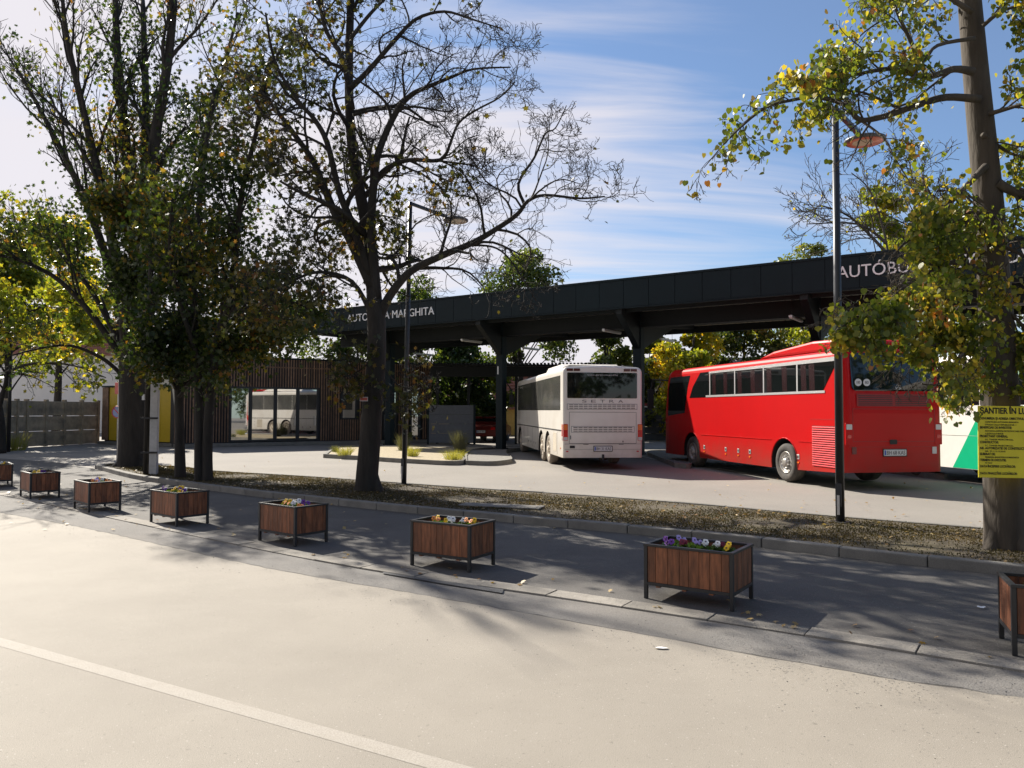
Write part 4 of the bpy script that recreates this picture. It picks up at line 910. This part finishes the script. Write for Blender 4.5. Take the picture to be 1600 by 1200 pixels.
for pts, dy, r0, r1, n, cl in (
    ([(203, 560), (185, 430), (160, 300), (132, 180), (105, 60), (98, 0)], -1.5, .2, .05, 15, 3.2),
    ([(200, 545), (165, 400), (118, 280), (62, 170), (25, 105)], 1.5, .17, .04, 14, 3.2),
    ([(208, 540), (212, 400), (198, 240), (185, 100), (180, 0)], 1.0, .24, .09, 13, 2.8),
    ([(212, 540), (232, 400), (238, 250), (262, 100), (272, 0)], -1.2, .24, .1, 13, 2.8),
    ([(210, 530), (222, 360), (228, 200), (225, 60), (223, 0)], 2.2, .2, .07, 12, 2.6),
    ([(214, 540), (262, 420), (300, 300), (338, 150), (372, 20)], .8, .15, .04, 13, 2.6),
    ([(200, 575), (150, 500), (95, 440), (40, 410), (0, 400)], -2.0, .12, .03, 12, 2.6),
    ([(200, 560), (140, 450), (70, 370), (10, 320)], .5, .12, .03, 12, 2.6),
    ([(195, 590), (160, 560), (110, 540), (60, 545), (20, 555)], -2.8, .07, .02, 9, 1.6),
    ([(212, 580), (262, 520), (318, 480), (365, 465)], -1.5, .1, .03, 9, 2.0),
    ([(210, 590), (190, 510), (210, 440), (240, 380)], -2.5, .1, .03, 10, 2.0),
    ([(205, 560), (240, 460), (215, 380), (190, 330)], -2.2, .1, .03, 10, 2.0)):
    A.limb(pl(YA, pts, dy), r0, r1, n, cl)
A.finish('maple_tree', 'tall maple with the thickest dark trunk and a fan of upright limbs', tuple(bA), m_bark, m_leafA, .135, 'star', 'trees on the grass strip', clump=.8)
# B: slender trunks right of it
def leafB(p):
    x, y = imgx(p), imgy(p)
    if y > 650 or y < 40: return .12
    return .72 if x < 480 else .42
bB = G(282, 746, .1); B = Tree(21, n=(6, 5, 4), ang=(45, 45, 50), lr=.55, wander=.2, trop=.03, leaf=leafB, per=1.6, spread=.24, minr=.006, seg=6, maxl=3)
B.limb([bB+Vector((0, 0, -.1))]+pl(bB.y, [(281, 700), (280, 640), (278, 560), (284, 470), (296, 390)], .4), .15, .06, 18, 1.7, f0=.45)
B.limb(pl(bB.y, [(279, 600), (262, 560), (240, 530)], -1), .05, .02, 9, 1.2); B.limb(pl(bB.y, [(280, 620), (310, 580), (345, 545)], -1), .05, .02, 10, 1.2)
B.finish('slender_tree', 'slender dark tree with leafy low branches, left of the twin stemmed one', tuple(bB), m_bark, m_leafA, .125, 'star', 'trees on the grass strip', clump=1.3)
bB = G(317, 751, .1); B = Tree(22, n=(6, 5, 4), ang=(38, 42, 50), lr=.55, wander=.18, trop=.04, leaf=leafB, per=1.5, spread=.22, minr=.006, seg=6, maxl=3)
y0 = bB.y
B.limb([bB+Vector((-.08, 0, -.1))]+pl(y0, [(311, 700), (310, 600), (303, 480), (305, 380), (318, 260), (335, 140)], 1.), .13, .05, 14, 2.2, f0=.4)
B.limb([bB+Vector((.12, 0, -.1))]+pl(y0, [(324, 700), (330, 600), (342, 520), (357, 480), (368, 400), (378, 300), (402, 200), (425, 90)], -.8), .14, .04, 16, 2.2, f0=.35)
B.limb(pl(y0, [(310, 560), (280, 470), (265, 400), (270, 310)], -1), .07, .03, 9, 1.8); B.limb(pl(y0, [(345, 515), (390, 480), (440, 470), (480, 480)], -1), .06, .02, 10, 1.6)
B.limb(pl(y0, [(335, 580), (370, 545), (415, 530)], .6), .05, .02, 9, 1.4)
B.finish('slender_tree', 'twin stemmed slender tree between the concrete pole and the glazed doors', tuple(bB), m_bark, m_leafA, .125, 'star', 'trees on the grass strip', clump=1.3)
# C: the half bare tree
YC = G(572, 767, .1).y; bC = G(573, 767, .1)
def leafC(p):
    x, y = imgx(p), imgy(p)
    if y < 0: return .15
    if x < 555: return (.42 if y > 200 else .28) if y < 540 else .2
    if x < 625 and 260 < y < 560: return .6
    if x < 720 and 225 < y < 300: return .3
    if y > 540 and x < 660: return .2
    return .006
Cc = Tree(31, n=(6, 5, 4, 3), ang=(46, 50, 48, 45), lr=.66, wander=.3, trop=.02, droop=-.05, leaf=leafC, per=.34, spread=.16, minr=.0048, seg=8, maxl=4, rr=.55, leaf_lvl=3)
Cc.limb([bC+Vector((0, 0, -.1)), bC+Vector((0, 0, .25))]+pl(YC, [(578, 690), (583, 620), (588, 560), (588, 500), (584, 470)]), .25, .185, 0, sides=14)
Cc.limb([bC+Vector((.3, -.1, -.1)), bC+Vector((.15, 0, .3)), bC+Vector((.05, 0, .9))], .13, .08, 0, sides=8)
for pts, dy, r0, r1, n, cl in (
    ([(592, 500), (607, 465), (640, 425), (687, 401), (737, 380), (775, 358), (808, 335), (825, 314), (852, 305), (906, 310), (945, 307)], -1., .11, .015, 15, 2.0),
    ([(660, 412), (710, 388), (760, 384), (790, 398), (820, 440), (838, 470)], -.4, .035, .01, 6, 1.0),
    ([(820, 320), (810, 287), (835, 246), (852, 209), (868, 200), (885, 165)], .5, .04, .01, 6, 1.1),
    ([(586, 490), (582, 430), (578, 380), (562, 300), (549, 220), (545, 120), (548, 0), (552, -80)], .8, .18, .07, 9, 2.2),
    ([(588, 470), (580, 360), (584, 285), (592, 236), (619, 175), (643, 148), (670, 135), (704, 121), (740, 108), (798, 105)], -.6, .12, .014, 12, 1.7),
    ([(584, 285), (605, 262), (640, 250), (683, 251), (697, 240), (704, 223), (717, 192), (744, 172), (781, 152), (805, 128)], -1.2, .06, .012, 10, 1.5),
    ([(683, 251), (737, 258), (754, 263), (760, 230)], -1., .025, .01, 5, .9), ([(690, 252), (720, 268), (742, 300), (748, 330)], -1., .02, .008, 5, .8),
    ([(547, 138), (575, 111), (616, 64), (650, 30), (694, 18), (737, 30), (781, 44)], -.8, .07, .012, 9, 1.5),
    ([(552, 180), (585, 172), (619, 172), (663, 189), (695, 190)], 1., .035, .01, 6, 1.0),
    ([(582, 450), (545, 370), (525, 337), (505, 290), (488, 250), (460, 210), (434, 175), (405, 140), (370, 110)], 1., .12, .03, 12, 2.0),
    ([(578, 430), (550, 350), (530, 300), (511, 223), (490, 185), (467, 159), (430, 98), (415, 20)], -1.2, .1, .02, 12, 2.0),
    ([(550, 170), (535, 91), (511, 51), (498, 0), (490, -60)], .6, .07, .03, 8, 1.5),
    ([(548, 60), (580, 20), (620, -20), (650, -50)], .6, .05, .02, 6, 1.2),
    ([(580, 490), (550, 440), (500, 425), (455, 440), (410, 470)], -1.2, .06, .015, 10, 1.5),
    ([(590, 560), (620, 600), (650, 610), (680, 640)], -.8, .02, .008, 7, .8), ([(585, 560), (560, 580), (535, 590)], -.6, .02, .008, 6, .7),
    ([(583, 400), (615, 400), (650, 350), (690, 330)], 1.2, .035, .01, 7, 1.2)):
    Cc.limb(pl(YC, pts, dy), r0, r1, n, cl)
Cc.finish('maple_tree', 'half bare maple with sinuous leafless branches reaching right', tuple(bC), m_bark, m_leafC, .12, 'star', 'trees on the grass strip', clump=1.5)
t = thing('tin_tag', 'small red and white tag nailed to the half bare maple trunk', 'tag', V(568.5, 623.5, YC-.26)); MB().box(-.085, .085, 0, .006, -.045, .045).build('plate', m_plate, t); MB().box(-.075, .075, -.003, -.0005, -.03, .03).build('red_band', M('tag_red', (.5, .1, .08), .6), t)
# D: linden on the right
bD = G(1574, 856, .1); YD = bD.y
def leafD(p):
    x, y = imgx(p), imgy(p)
    if 1296 < x < 1400 and 135 < y < 262: return .04
    if y < 320: return (.42 if x < 1330 else .36 if x < 1500 else .6) if y < 220 or x > 1500 else .12
    if x > 1572 and 355 < y < 445: return .03
    if 1466 < x < 1545 and y > 552: return .3
    top = 490 if x < 1340 else 470 if x < 1385 else 460 if x < 1432 else 300
    bot = 538 if x < 1350 else 568 if x < 1478 else 630
    return .75 if top < y < bot and x > 1300 else 0
D = Tree(41, n=(6, 5, 4), ang=(42, 50, 55), lr=.5, wander=.24, trop=-.03, droop=.12, leaf=leafD, per=1.1, spread=.07, minr=.0035, seg=6, maxl=3, leaf_lvl=2, rr=.45, sides=(6, 5, 4, 3, 3))
D.limb([bD+Vector((0, 0, -.1)), bD+Vector((0, 0, .12))]+pl(YD, [(1571, 790), (1567, 700), (1561, 600), (1556, 500), (1550, 400), (1543, 300), (1531, 180), (1520, 60), (1510, -60), (1500, -200)], .3), .285, .12, 0, sides=18)
for dx, dy_ in ((-.32, -.1), (.3, -.15), (.05, -.33)): D.limb([bD+Vector((dx, dy_, -.1)), bD+Vector((dx*.62, dy_*.6, .12)), bD+Vector((dx*.3, dy_*.3, .6))], .12, .07, 0, sides=7)
for pts, dy, r0, r1, n, cl in (
    ([(1520, 112), (1490, 108), (1448, 120), (1397, 108), (1364, 111), (1325, 119), (1296, 120)], -.6, .055, .012, 10, .9),
    ([(1448, 120), (1424, 67), (1401, 17), (1385, -30)], -.4, .03, .015, 5, .8),
    ([(1522, 60), (1465, 71), (1440, 100), (1425, 125)], -1., .03, .01, 5, .7), ([(1380, 30), (1340, 60), (1300, 120), (1285, 145)], -.3, .012, .005, 8, .6),
    ([(1530, 155), (1478, 152), (1431, 165), (1381, 182), (1343, 187), (1323, 165), (1276, 152), (1235, 157), (1195, 169), (1154, 202), (1127, 230), (1100, 262)], -1.2, .055, .004, 14, .75),
    ([(1405, 170), (1350, 145), (1300, 140), (1250, 120)], -1.4, .02, .006, 8, .6),
    ([(1343, 187), (1380, 215), (1400, 250), (1425, 290)], -1., .018, .006, 7, .6),
    ([(1540, 260), (1500, 300), (1460, 330), (1420, 345)], -.8, .05, .012, 10, .8),
    ([(1548, 380), (1520, 345), (1470, 350), (1420, 375), (1395, 400)], -.9, .05, .01, 12, .75),
    ([(1552, 440), (1500, 410), (1450, 425), (1405, 455), (1370, 490)], -1.1, .045, .01, 13, .75),
    ([(1554, 470), (1500, 470), (1440, 485), (1380, 495), (1335, 500), (1310, 515)], -1.3, .04, .008, 16, .6),
    ([(1555, 500), (1510, 520), (1460, 540), (1415, 560), (1390, 580)], -.9, .035, .008, 14, .6),
    ([(1556, 520), (1530, 570), (1490, 600), (1440, 600)], -.4, .03, .008, 9, .5), ([(1556, 430), (1530, 500), (1500, 560), (1480, 590)], -1.3, .03, .008, 11, .6),
    ([(1554, 400), (1490, 380), (1450, 400), (1425, 440)], .6, .03, .008, 11, .7), ([(1548, 330), (1500, 330), (1450, 300), (1440, 270)], .6, .03, .01, 8, .7),
    ([(1536, 40), (1570, 15), (1620, 5)], -.5, .03, .015, 6, .7), ([(1546, 178), (1590, 165), (1640, 150)], -.6, .035, .015, 8, .8), ([(1559, 287), (1585, 300), (1620, 312), (1660, 300)], -.3, .07, .03, 8, .8),
    ([(1550, 380), (1600, 400), (1640, 440)], -.6, .03, .01, 9, .7), ([(1556, 480), (1590, 500), (1630, 560), (1640, 600)], -.4, .03, .01, 9, .6), ([(1535, 210), (1580, 240), (1620, 250)], .4, .03, .01, 8, .7), ([(1520, 20), (1450, -20), (1380, -20)], .2, .04, .015, 8, .9)):
    D.limb(pl(YD, pts, dy), r0, r1, n, cl, sides=8)
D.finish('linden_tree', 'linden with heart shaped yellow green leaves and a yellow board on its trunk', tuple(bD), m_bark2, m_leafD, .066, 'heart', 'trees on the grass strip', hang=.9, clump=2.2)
# board on the linden trunk
Yb = YD-.37; a = V(1527, 634, Yb); b = V(1527, 746, Yb); hgt = (a-b).length; wd = .86
bdz = thing('site_board', 'yellow construction site board nailed to the linden trunk', 'sign', (a.x, Yb, b.z), R(-2.0)); bdz.rotation_euler[1] = R(.6)
MB().box(0, wd, 0, .012, 0, hgt).build('board', m_sign, bdz, bevel=.003)
outm = m_ink
lines = [(.93, .075, .62+.1, 'ŞANTIER ÎN LUCRU', .02, 1), (.845, .03, .56, 'DENUMIREA ŞI ADRESA OBIECTIVULUI:', .02, 1), (.80, .02, .4, 'CONSTRUIRE AUTOGARA MARGHITA', .08, 0), (.762, .02, .37, 'STRADA CALEA REPUBLICII NR. 1', .08, 0),
 (.718, .03, .38, 'BENEFICIAR DE INVESTITIE:', .02, 1), (.675, .02, .52, 'ASOCIATIA AGENTIA DE DEZVOLTARE DURABILA', .08, 0), (.638, .02, .22, 'A JUDETULUI BIHOR', .08, 0), (.597, .03, .33, 'PROIECTANT GENERAL:', .02, 1), (.556, .02, .34, 'S.C. TUNDER PROIECTIM S.R.L.', .08, 0),
 (.513, .03, .22, 'CONSTRUCTOR:', .02, 1), (.472, .02, .34, 'S.C. TUNDER PROIECTIM S.R.L.', .08, 0), (.43, .03, .56, 'NR. AUTORIZATIE DE CONSTRUCTIE:', .02, 1), (.392, .02, .24, 'NR. 22 / 12.12.2018', .08, 0), (.348, .03, .18, 'ELIBERAT DE:', .02, 1), (.31, .02, .4, 'PRIMARIA MUNICIPIULUI MARGHITA', .08, 0),
 (.265, .03, .31, 'TERMEN DE EXECUTIE:', .02, 1), (.232, .02, .08, '12 luni', .08, 0), (.178, .03, .42, 'DATA ÎNCEPERII LUCRĂRILOR:', .02, 1), (.08, .03, .44, 'DATA FINALIZĂRII LUCRĂRILOR:', .02, 1)]
for fz, hh, ww, s, x0, bo in lines: place_text('printed_line', s, m_ink, bdz, (x0, -.001, (fz-.035)*hgt), (1, 0, 0), width=ww, height=hh*.92, extr=.002, bold=.03 if bo else .012)
# ------------------------------------------------------------------ background trees
def bgtree(seed, px, py_top, Y, wpx, label, leafm, n=5200, size=.26, base=0., name='background_tree', tint=None, low=.25, bark=None, clumps=34, grp='trees behind the station', pos=None):
    rg = np.random.default_rng(seed); c = V(px, py_top, Y); H = c.z; hw = wpx/F*Y/2; base_ = Vector((c.x, Y, 0))
    if pos: base_ = Vector((pos[0], pos[1], 0)); H, hw = pos[2], pos[3]
    pts = []; cz0 = H*low
    cl = []
    for i in range(clumps):
        th = rg.uniform(0, 2*math.pi); f = rg.uniform(0, 1)**.8; z = cz0+(H-cz0)*f; prof = math.sin(math.pi*min(1, (.18+.82*f)))**.6 if f < .97 else .3
        q = math.sqrt(rg.uniform(.1, 1)); cl.append((math.cos(th)*q*hw*prof, math.sin(th)*q*hw*prof, z-.3, rg.uniform(.5, 1.15)*hw*.34))
    m = n//clumps
    for x, y, z, r in cl:
        d = rg.normal(size=(m, 3)); d /= np.linalg.norm(d, axis=1)[:, None]; rad = r*rg.uniform(.35, 1.12, m)**.7; p = d*rad[:, None]*np.array([1, 1, .75])+np.array([x, y, z]); pts.append(p)
    P = np.concatenate(pts); P = P[P[:, 2] > .3]
    if px < 0: P = P[[shade_ok(p+np.array(base_)) for p in P]]
    t = thing(name, label, 'tree', tuple(base_), 0, grp); T = Tree(seed, maxl=1, n=(4, 4), ang=(40, 45), seg=6, wander=.2, leaf=lambda p: 0, minr=.02)
    T.limb([Vector((0, 0, -.1)), Vector((.1, 0, H*.3)), Vector((-.1, .1, H*.6)), Vector((0, 0, H*.86))], max(.12, H*.022), .04, 5, H*.25)
    for x, y, z, r in cl[:14]: T.limb([Vector((0, 0, z*.55)), Vector((x*.5, y*.5, z*.8)), Vector((x, y, z))], .06, .02, 0, sides=5)
    me = bpy.data.meshes.new('trunk'); me.from_pydata(T.mb.v, [], T.mb.f); put('trunk', me, bark or m_bark, t, True)
    leaves('crown', P, size, leafm, t, seed, 'kite', .3, tint, clump=.55); return t
BG = [(812, 392, 52, 165, 'dark green tree rising above the canopy behind the column numbered 1', m_leafG, 9000, None),
      (655, 440, 50, 120, 'green tree showing above the station lettering', m_leafG, 5000, None),
      (720, 520, 50, 150, 'dark tree seen under the canopy left of the column numbered 1', m_leafG, 6000, .25),
      (950, 515, 50, 120, 'green tree seen under the canopy above the white bus', m_leafG, 5500, .7),
      (1020, 505, 48, 90, 'light green tree just right of the middle column', m_leafG, 4000, .95),
      (1085, 500, 46, 130, 'golden yellow maple behind the front of the red coach', m_leafY, 8000, .48),
      (1165, 480, 50, 150, 'olive and brown tree behind the middle of the red coach', m_leafA, 7500, .66),
      (1255, 430, 52, 150, 'yellow green tree behind the roof of the red coach', m_leafY, 7500, .3),
      (1265, 372, 62, 130, 'pale green tree rising above the canopy left of the lamp', m_leafG, 7000, .85),
      (1385, 300, 46, 150, 'yellow green tree rising above the canopy behind the lamp', m_leafY, 6000, .25),
      (1520, 330, 44, 200, 'green tree behind the linden trunk', m_leafY, 6000, .15),
      (1660, 300, 42, 220, 'green tree at the right edge behind the canopy', m_leafG, 5000, .6),
      (440, 470, 56, 200, 'green tree behind the slatted building', m_leafG, 7000, .5),
      (345, 500, 54, 150, 'dark tree behind the building, mostly hidden by the slender trees', m_leafG, 5000, .3),
      (560, 510, 56, 120, 'dark tree behind the canopy end', m_leafG, 4000, .3),
      (95, 350, 46, 190, 'sunlit yellow green maple behind the concrete fence', m_leafY, 9000, .35),
      (15, 380, 40, 150, 'yellow maple at the left edge behind the lantern post', m_leafY, 8000, .3),
      (-70, 330, 38, 170, 'green maple beyond the left edge', m_leafA, 6000, .6),
      (-130, 290, 34, 200, 'tall maple outside on the left', m_leafA, 5000, .6)]
for i, (px, py, Y, wp, lab, lm, n, tt) in enumerate(BG): bgtree(100+i, px, py, Y, wp, lab, lm, int(n*1.9), .235 if Y > 45 else .19, tint=tt, low=.12 if 600 < px < 1300 else .42 if px < 200 else .2)
for i, (x, y, H, hw, lab) in enumerate([(-34, -12, 13, 6, 'unseen maple added to cut fill light, behind the viewer far left'), (-22, -15, 14, 6.5, 'unseen maple added to cut fill light, behind the viewer on the left'), (-10, -13, 13, 6, 'broad unseen maple added to cut fill light, behind the viewer'),
        (2, -15, 15, 6.5, 'tall unseen maple added to cut fill light, right behind the viewer'), (14, -13, 13, 6, 'unseen maple added to cut fill light, behind the viewer on the right'), (27, -15, 14, 6.5, 'unseen maple added to cut fill light, behind the viewer further right'), (40, -12, 13, 6, 'unseen maple added to cut fill light, behind the viewer far right')]):
    bgtree(300+i, 800, 300, 10, 10, lab, m_leafG, 5000, .42, pos=(x, y, H, hw), tint=.4, low=.12, grp='unseen trees added to cut fill light')  # unseen row added behind the camera: darkens glass reflections, cuts fill light
# bare crown above the canopy at right
T = Tree(55, n=(6, 5, 4), ang=(35, 40, 40), lr=.6, wander=.2, trop=.05, leaf=lambda p: .06, per=.5, minr=.014, seg=6, maxl=3)
b0 = V(1400, 640, 40); b0.z = 0
for pts in ([(1400, 640), (1395, 480), (1385, 380), (1360, 300), (1330, 270)], [(1395, 420), (1430, 330), (1420, 250)], [(1390, 400), (1330, 340), (1280, 320)], [(1385, 380), (1340, 350), (1260, 350)]): T.limb(pl(40, pts, 0), .1, .025, 10, 3.0)
T.finish('bare_tree', 'leafless tree with fine upright twigs above the canopy right of the lamp', tuple(b0), m_bark2, m_leafY, .15)
# leaning tree at the left edge
T = Tree(56, n=(6, 5, 4), ang=(45, 45, 50), lr=.55, wander=.22, trop=.03, leaf=lambda p: 1. if imgy(p) < 560 else .1, per=1.3, spread=.2, minr=.008, seg=6)
b0 = G(-2, 708)
T.limb([b0]+pl(b0.y, [(-2, 660), (-12, 590), (-25, 480), (-50, 350), (-60, 200)]), .28, .1, 10, 3.); T.limb(pl(b0.y, [(-18, 560), (30, 500), (90, 470), (130, 480)], -1.), .1, .03, 10, 2.); T.limb(pl(b0.y, [(-18, 600), (40, 570), (110, 570), (165, 590)], -2.), .08, .02, 11, 1.8)
T.finish('maple_tree', 'leaning maple whose dark trunk stands at the left edge of the photo', tuple(b0), m_bark, m_leafY, .2, 'star', 'trees on the grass strip', tint=.35)
# ------------------------------------------------------------------ grass, leaves, tufts, litter
rg = np.random.default_rng(4); kfo = offset(kf, .2); gbo = offset(gb, -.14); P = []
ka = resample(kfo, .5); ga = resample(gbo, .5); kfarr = [(p.x, p.y) for p in kfo]+[(p.x, p.y) for p in gbo][::-1]
xs = [p[0] for p in kfarr]; ys = [p[1] for p in kfarr]; cnt = 0
while cnt < 85000:
    # sample near the photographed part
    a = ka[rg.integers(0, min(len(ka), 60))]; b = ga[min(range(0, len(ga)), key=lambda j: abs(ga[j].x-a.x)+0*ga[j].y)] if 0 else None
    x = a.x+rg.uniform(-.5, .5)+rg.uniform(0, 1)*.4; y = a.y+rg.uniform(0, 3.2)
    if math.sin(x*2.1+y*1.3)+math.sin(x*.9-y*2.7+1)+rg.normal()*.7 < -.9: continue
    P.append((x, y, .115)); cnt += 1
P = [p for p in P if in_poly(p[0], p[1], kfarr)]
o = leaves('grass', P, .023, m_grass, None, 8, 'kite', -.8, .42, clump=1.2); setp(o, kind='stuff')
P = [(p[0], p[1], .108+rg.uniform(0, .015)) for p in P[::90]]
for _ in range(420):
    g = G(rg.uniform(-50, 1650), 640+rg.uniform(72, 190)); 
    P.append((g.x, g.y, .02 if not in_poly(g.x, g.y, kfarr) else .125))
for _ in range(60):
    q = edge[rg.integers(4, len(edge)-6)]; P.append((q.x+rg.normal()*.2, q.y+abs(rg.normal())*.3, .024))
o = leaves('fallen_leaves', P, .06, m_leafF, None, 9, 'star', 0, None, flat=True); setp(o, kind='stuff')
P = []
for _ in range(2600):
    k_ = rg.integers(6, len(bound)-6); a_, b_ = bound[k_], edge[min(k_, len(edge)-1)]; f_ = rg.uniform(-.5, 1.1)**2*(1 if rg.random() < .7 else -1.5); q = a_.lerp(Vector((a_.x, a_.y+.7, 0)), f_); P.append((q.x+rg.uniform(-.8, .8), q.y+rg.normal()*.08, .016))
o = leaves('grit', P, .012, M('grit_stone', (.12, .11, .095), .9), None, 12, 'kite', 0, None, flat=True); setp(o, kind='stuff')
def tuft(px, py, z, h, n, label, mat, sp=.12, tint=.5, wide=.4):
    b = G(px, py, z); t = thing('ornamental_plant', label, 'plant', tuple(b), 0, 'plants in the island bed'); r = random.Random(int(px)); mb = MB()
    for i in range(n):
        a = r.random()*6.28; q = r.random()*sp; x, y = q*math.cos(a), q*math.sin(a); dx, dy = math.cos(a)*wide*h*r.random(), math.sin(a)*wide*h*r.random(); hh = h*r.uniform(.55, 1)
        w = .006; i0 = mb.addv([(x-w, y, 0), (x+w, y, 0), (x+dx*.4+w*.7, y+dy*.4, hh*.6), (x+dx*.4-w*.7, y+dy*.4, hh*.6), (x+dx, y+dy, hh)]); mb.face((i0, i0+1, i0+2, i0+3)); mb.face((i0+3, i0+2, i0+4))
    me = mb.mesh('blades', False); at = me.attributes.new('tint', 'FLOAT', 'POINT'); at.data.foreach_set('value', [tint]*len(me.vertices)); put('blades', me, mat, t); return t
m_tuft = leafmat('tuft_blades', [(0, (.06, .07, .04)), (.5, (.12, .12, .07)), (1, (.22, .22, .06))], .3)
tuft(719, 708, .11, 1.0, 260, 'grey green grass tuft beside the board screen', m_tuft, .2, .3)
tuft(630, 704, .11, .8, 220, 'grey green grass tuft left of the lamp pole', m_tuft, .2, .35)
tuft(645, 713, .11, .45, 160, 'low yellow green plant just right of the lamp pole', m_tuft, .2, 1., 1.)
tuft(538, 712, .11, .42, 160, 'low yellow green plant left of the half bare maple', m_tuft, .25, .9, 1.2)
tuft(709, 718, .11, .4, 200, 'low yellow green plant at the front of the gravel bed', m_tuft, .3, 1., 1.2)
tuft(524, 706, .11, .3, 120, 'small dark plant at the left end of the gravel bed', m_tuft, .15, .1, .6)
tuft(20, 704, 0, .9, 220, 'yellow green weeds at the foot of the fence by the lantern post', m_tuft, .5, 1., .6)
def litter(px, py, z, s, label, mat, cat='litter', name='paper_scrap'):
    r = random.Random(int(px)); b = G(px, py, z); mb = MB(); n = 9; i0 = mb.addv([(s*math.cos(6.28*k/n)*r.uniform(.6, 1), s*.6*math.sin(6.28*k/n)*r.uniform(.6, 1), .006+r.uniform(0, s*.25)) for k in range(n)]); c = mb.addv([(0, 0, s*.3)])
    for k in range(n): mb.face((i0+k, i0+(k+1) % n, c))
    o = mb.build(name, mat); o.location = b; setp(o, label, cat); return o
litter(1033, 1014, .0, .055, 'flattened white scrap on the sunlit road', m_white); litter(1533, 950, .01, .05, 'white scrap on the shaded footway near the right edge', m_white); litter(699, 716, .11, .22, 'crumpled pale bag in the gravel bed', M('pale_bag', (.5, .55, .65), .5), 'litter', 'plastic_bag')
o = MB().box(-.75, .75, -.2, .2, 0, .03).build('concrete_slab', m_conc, bevel=.005); g = G(783, 792, .1); o.location = (g.x, g.y, .1); o.rotation_euler = (0, 0, R(-18)); setp(o, 'flat grey concrete slab lying in the grass strip', 'slab')
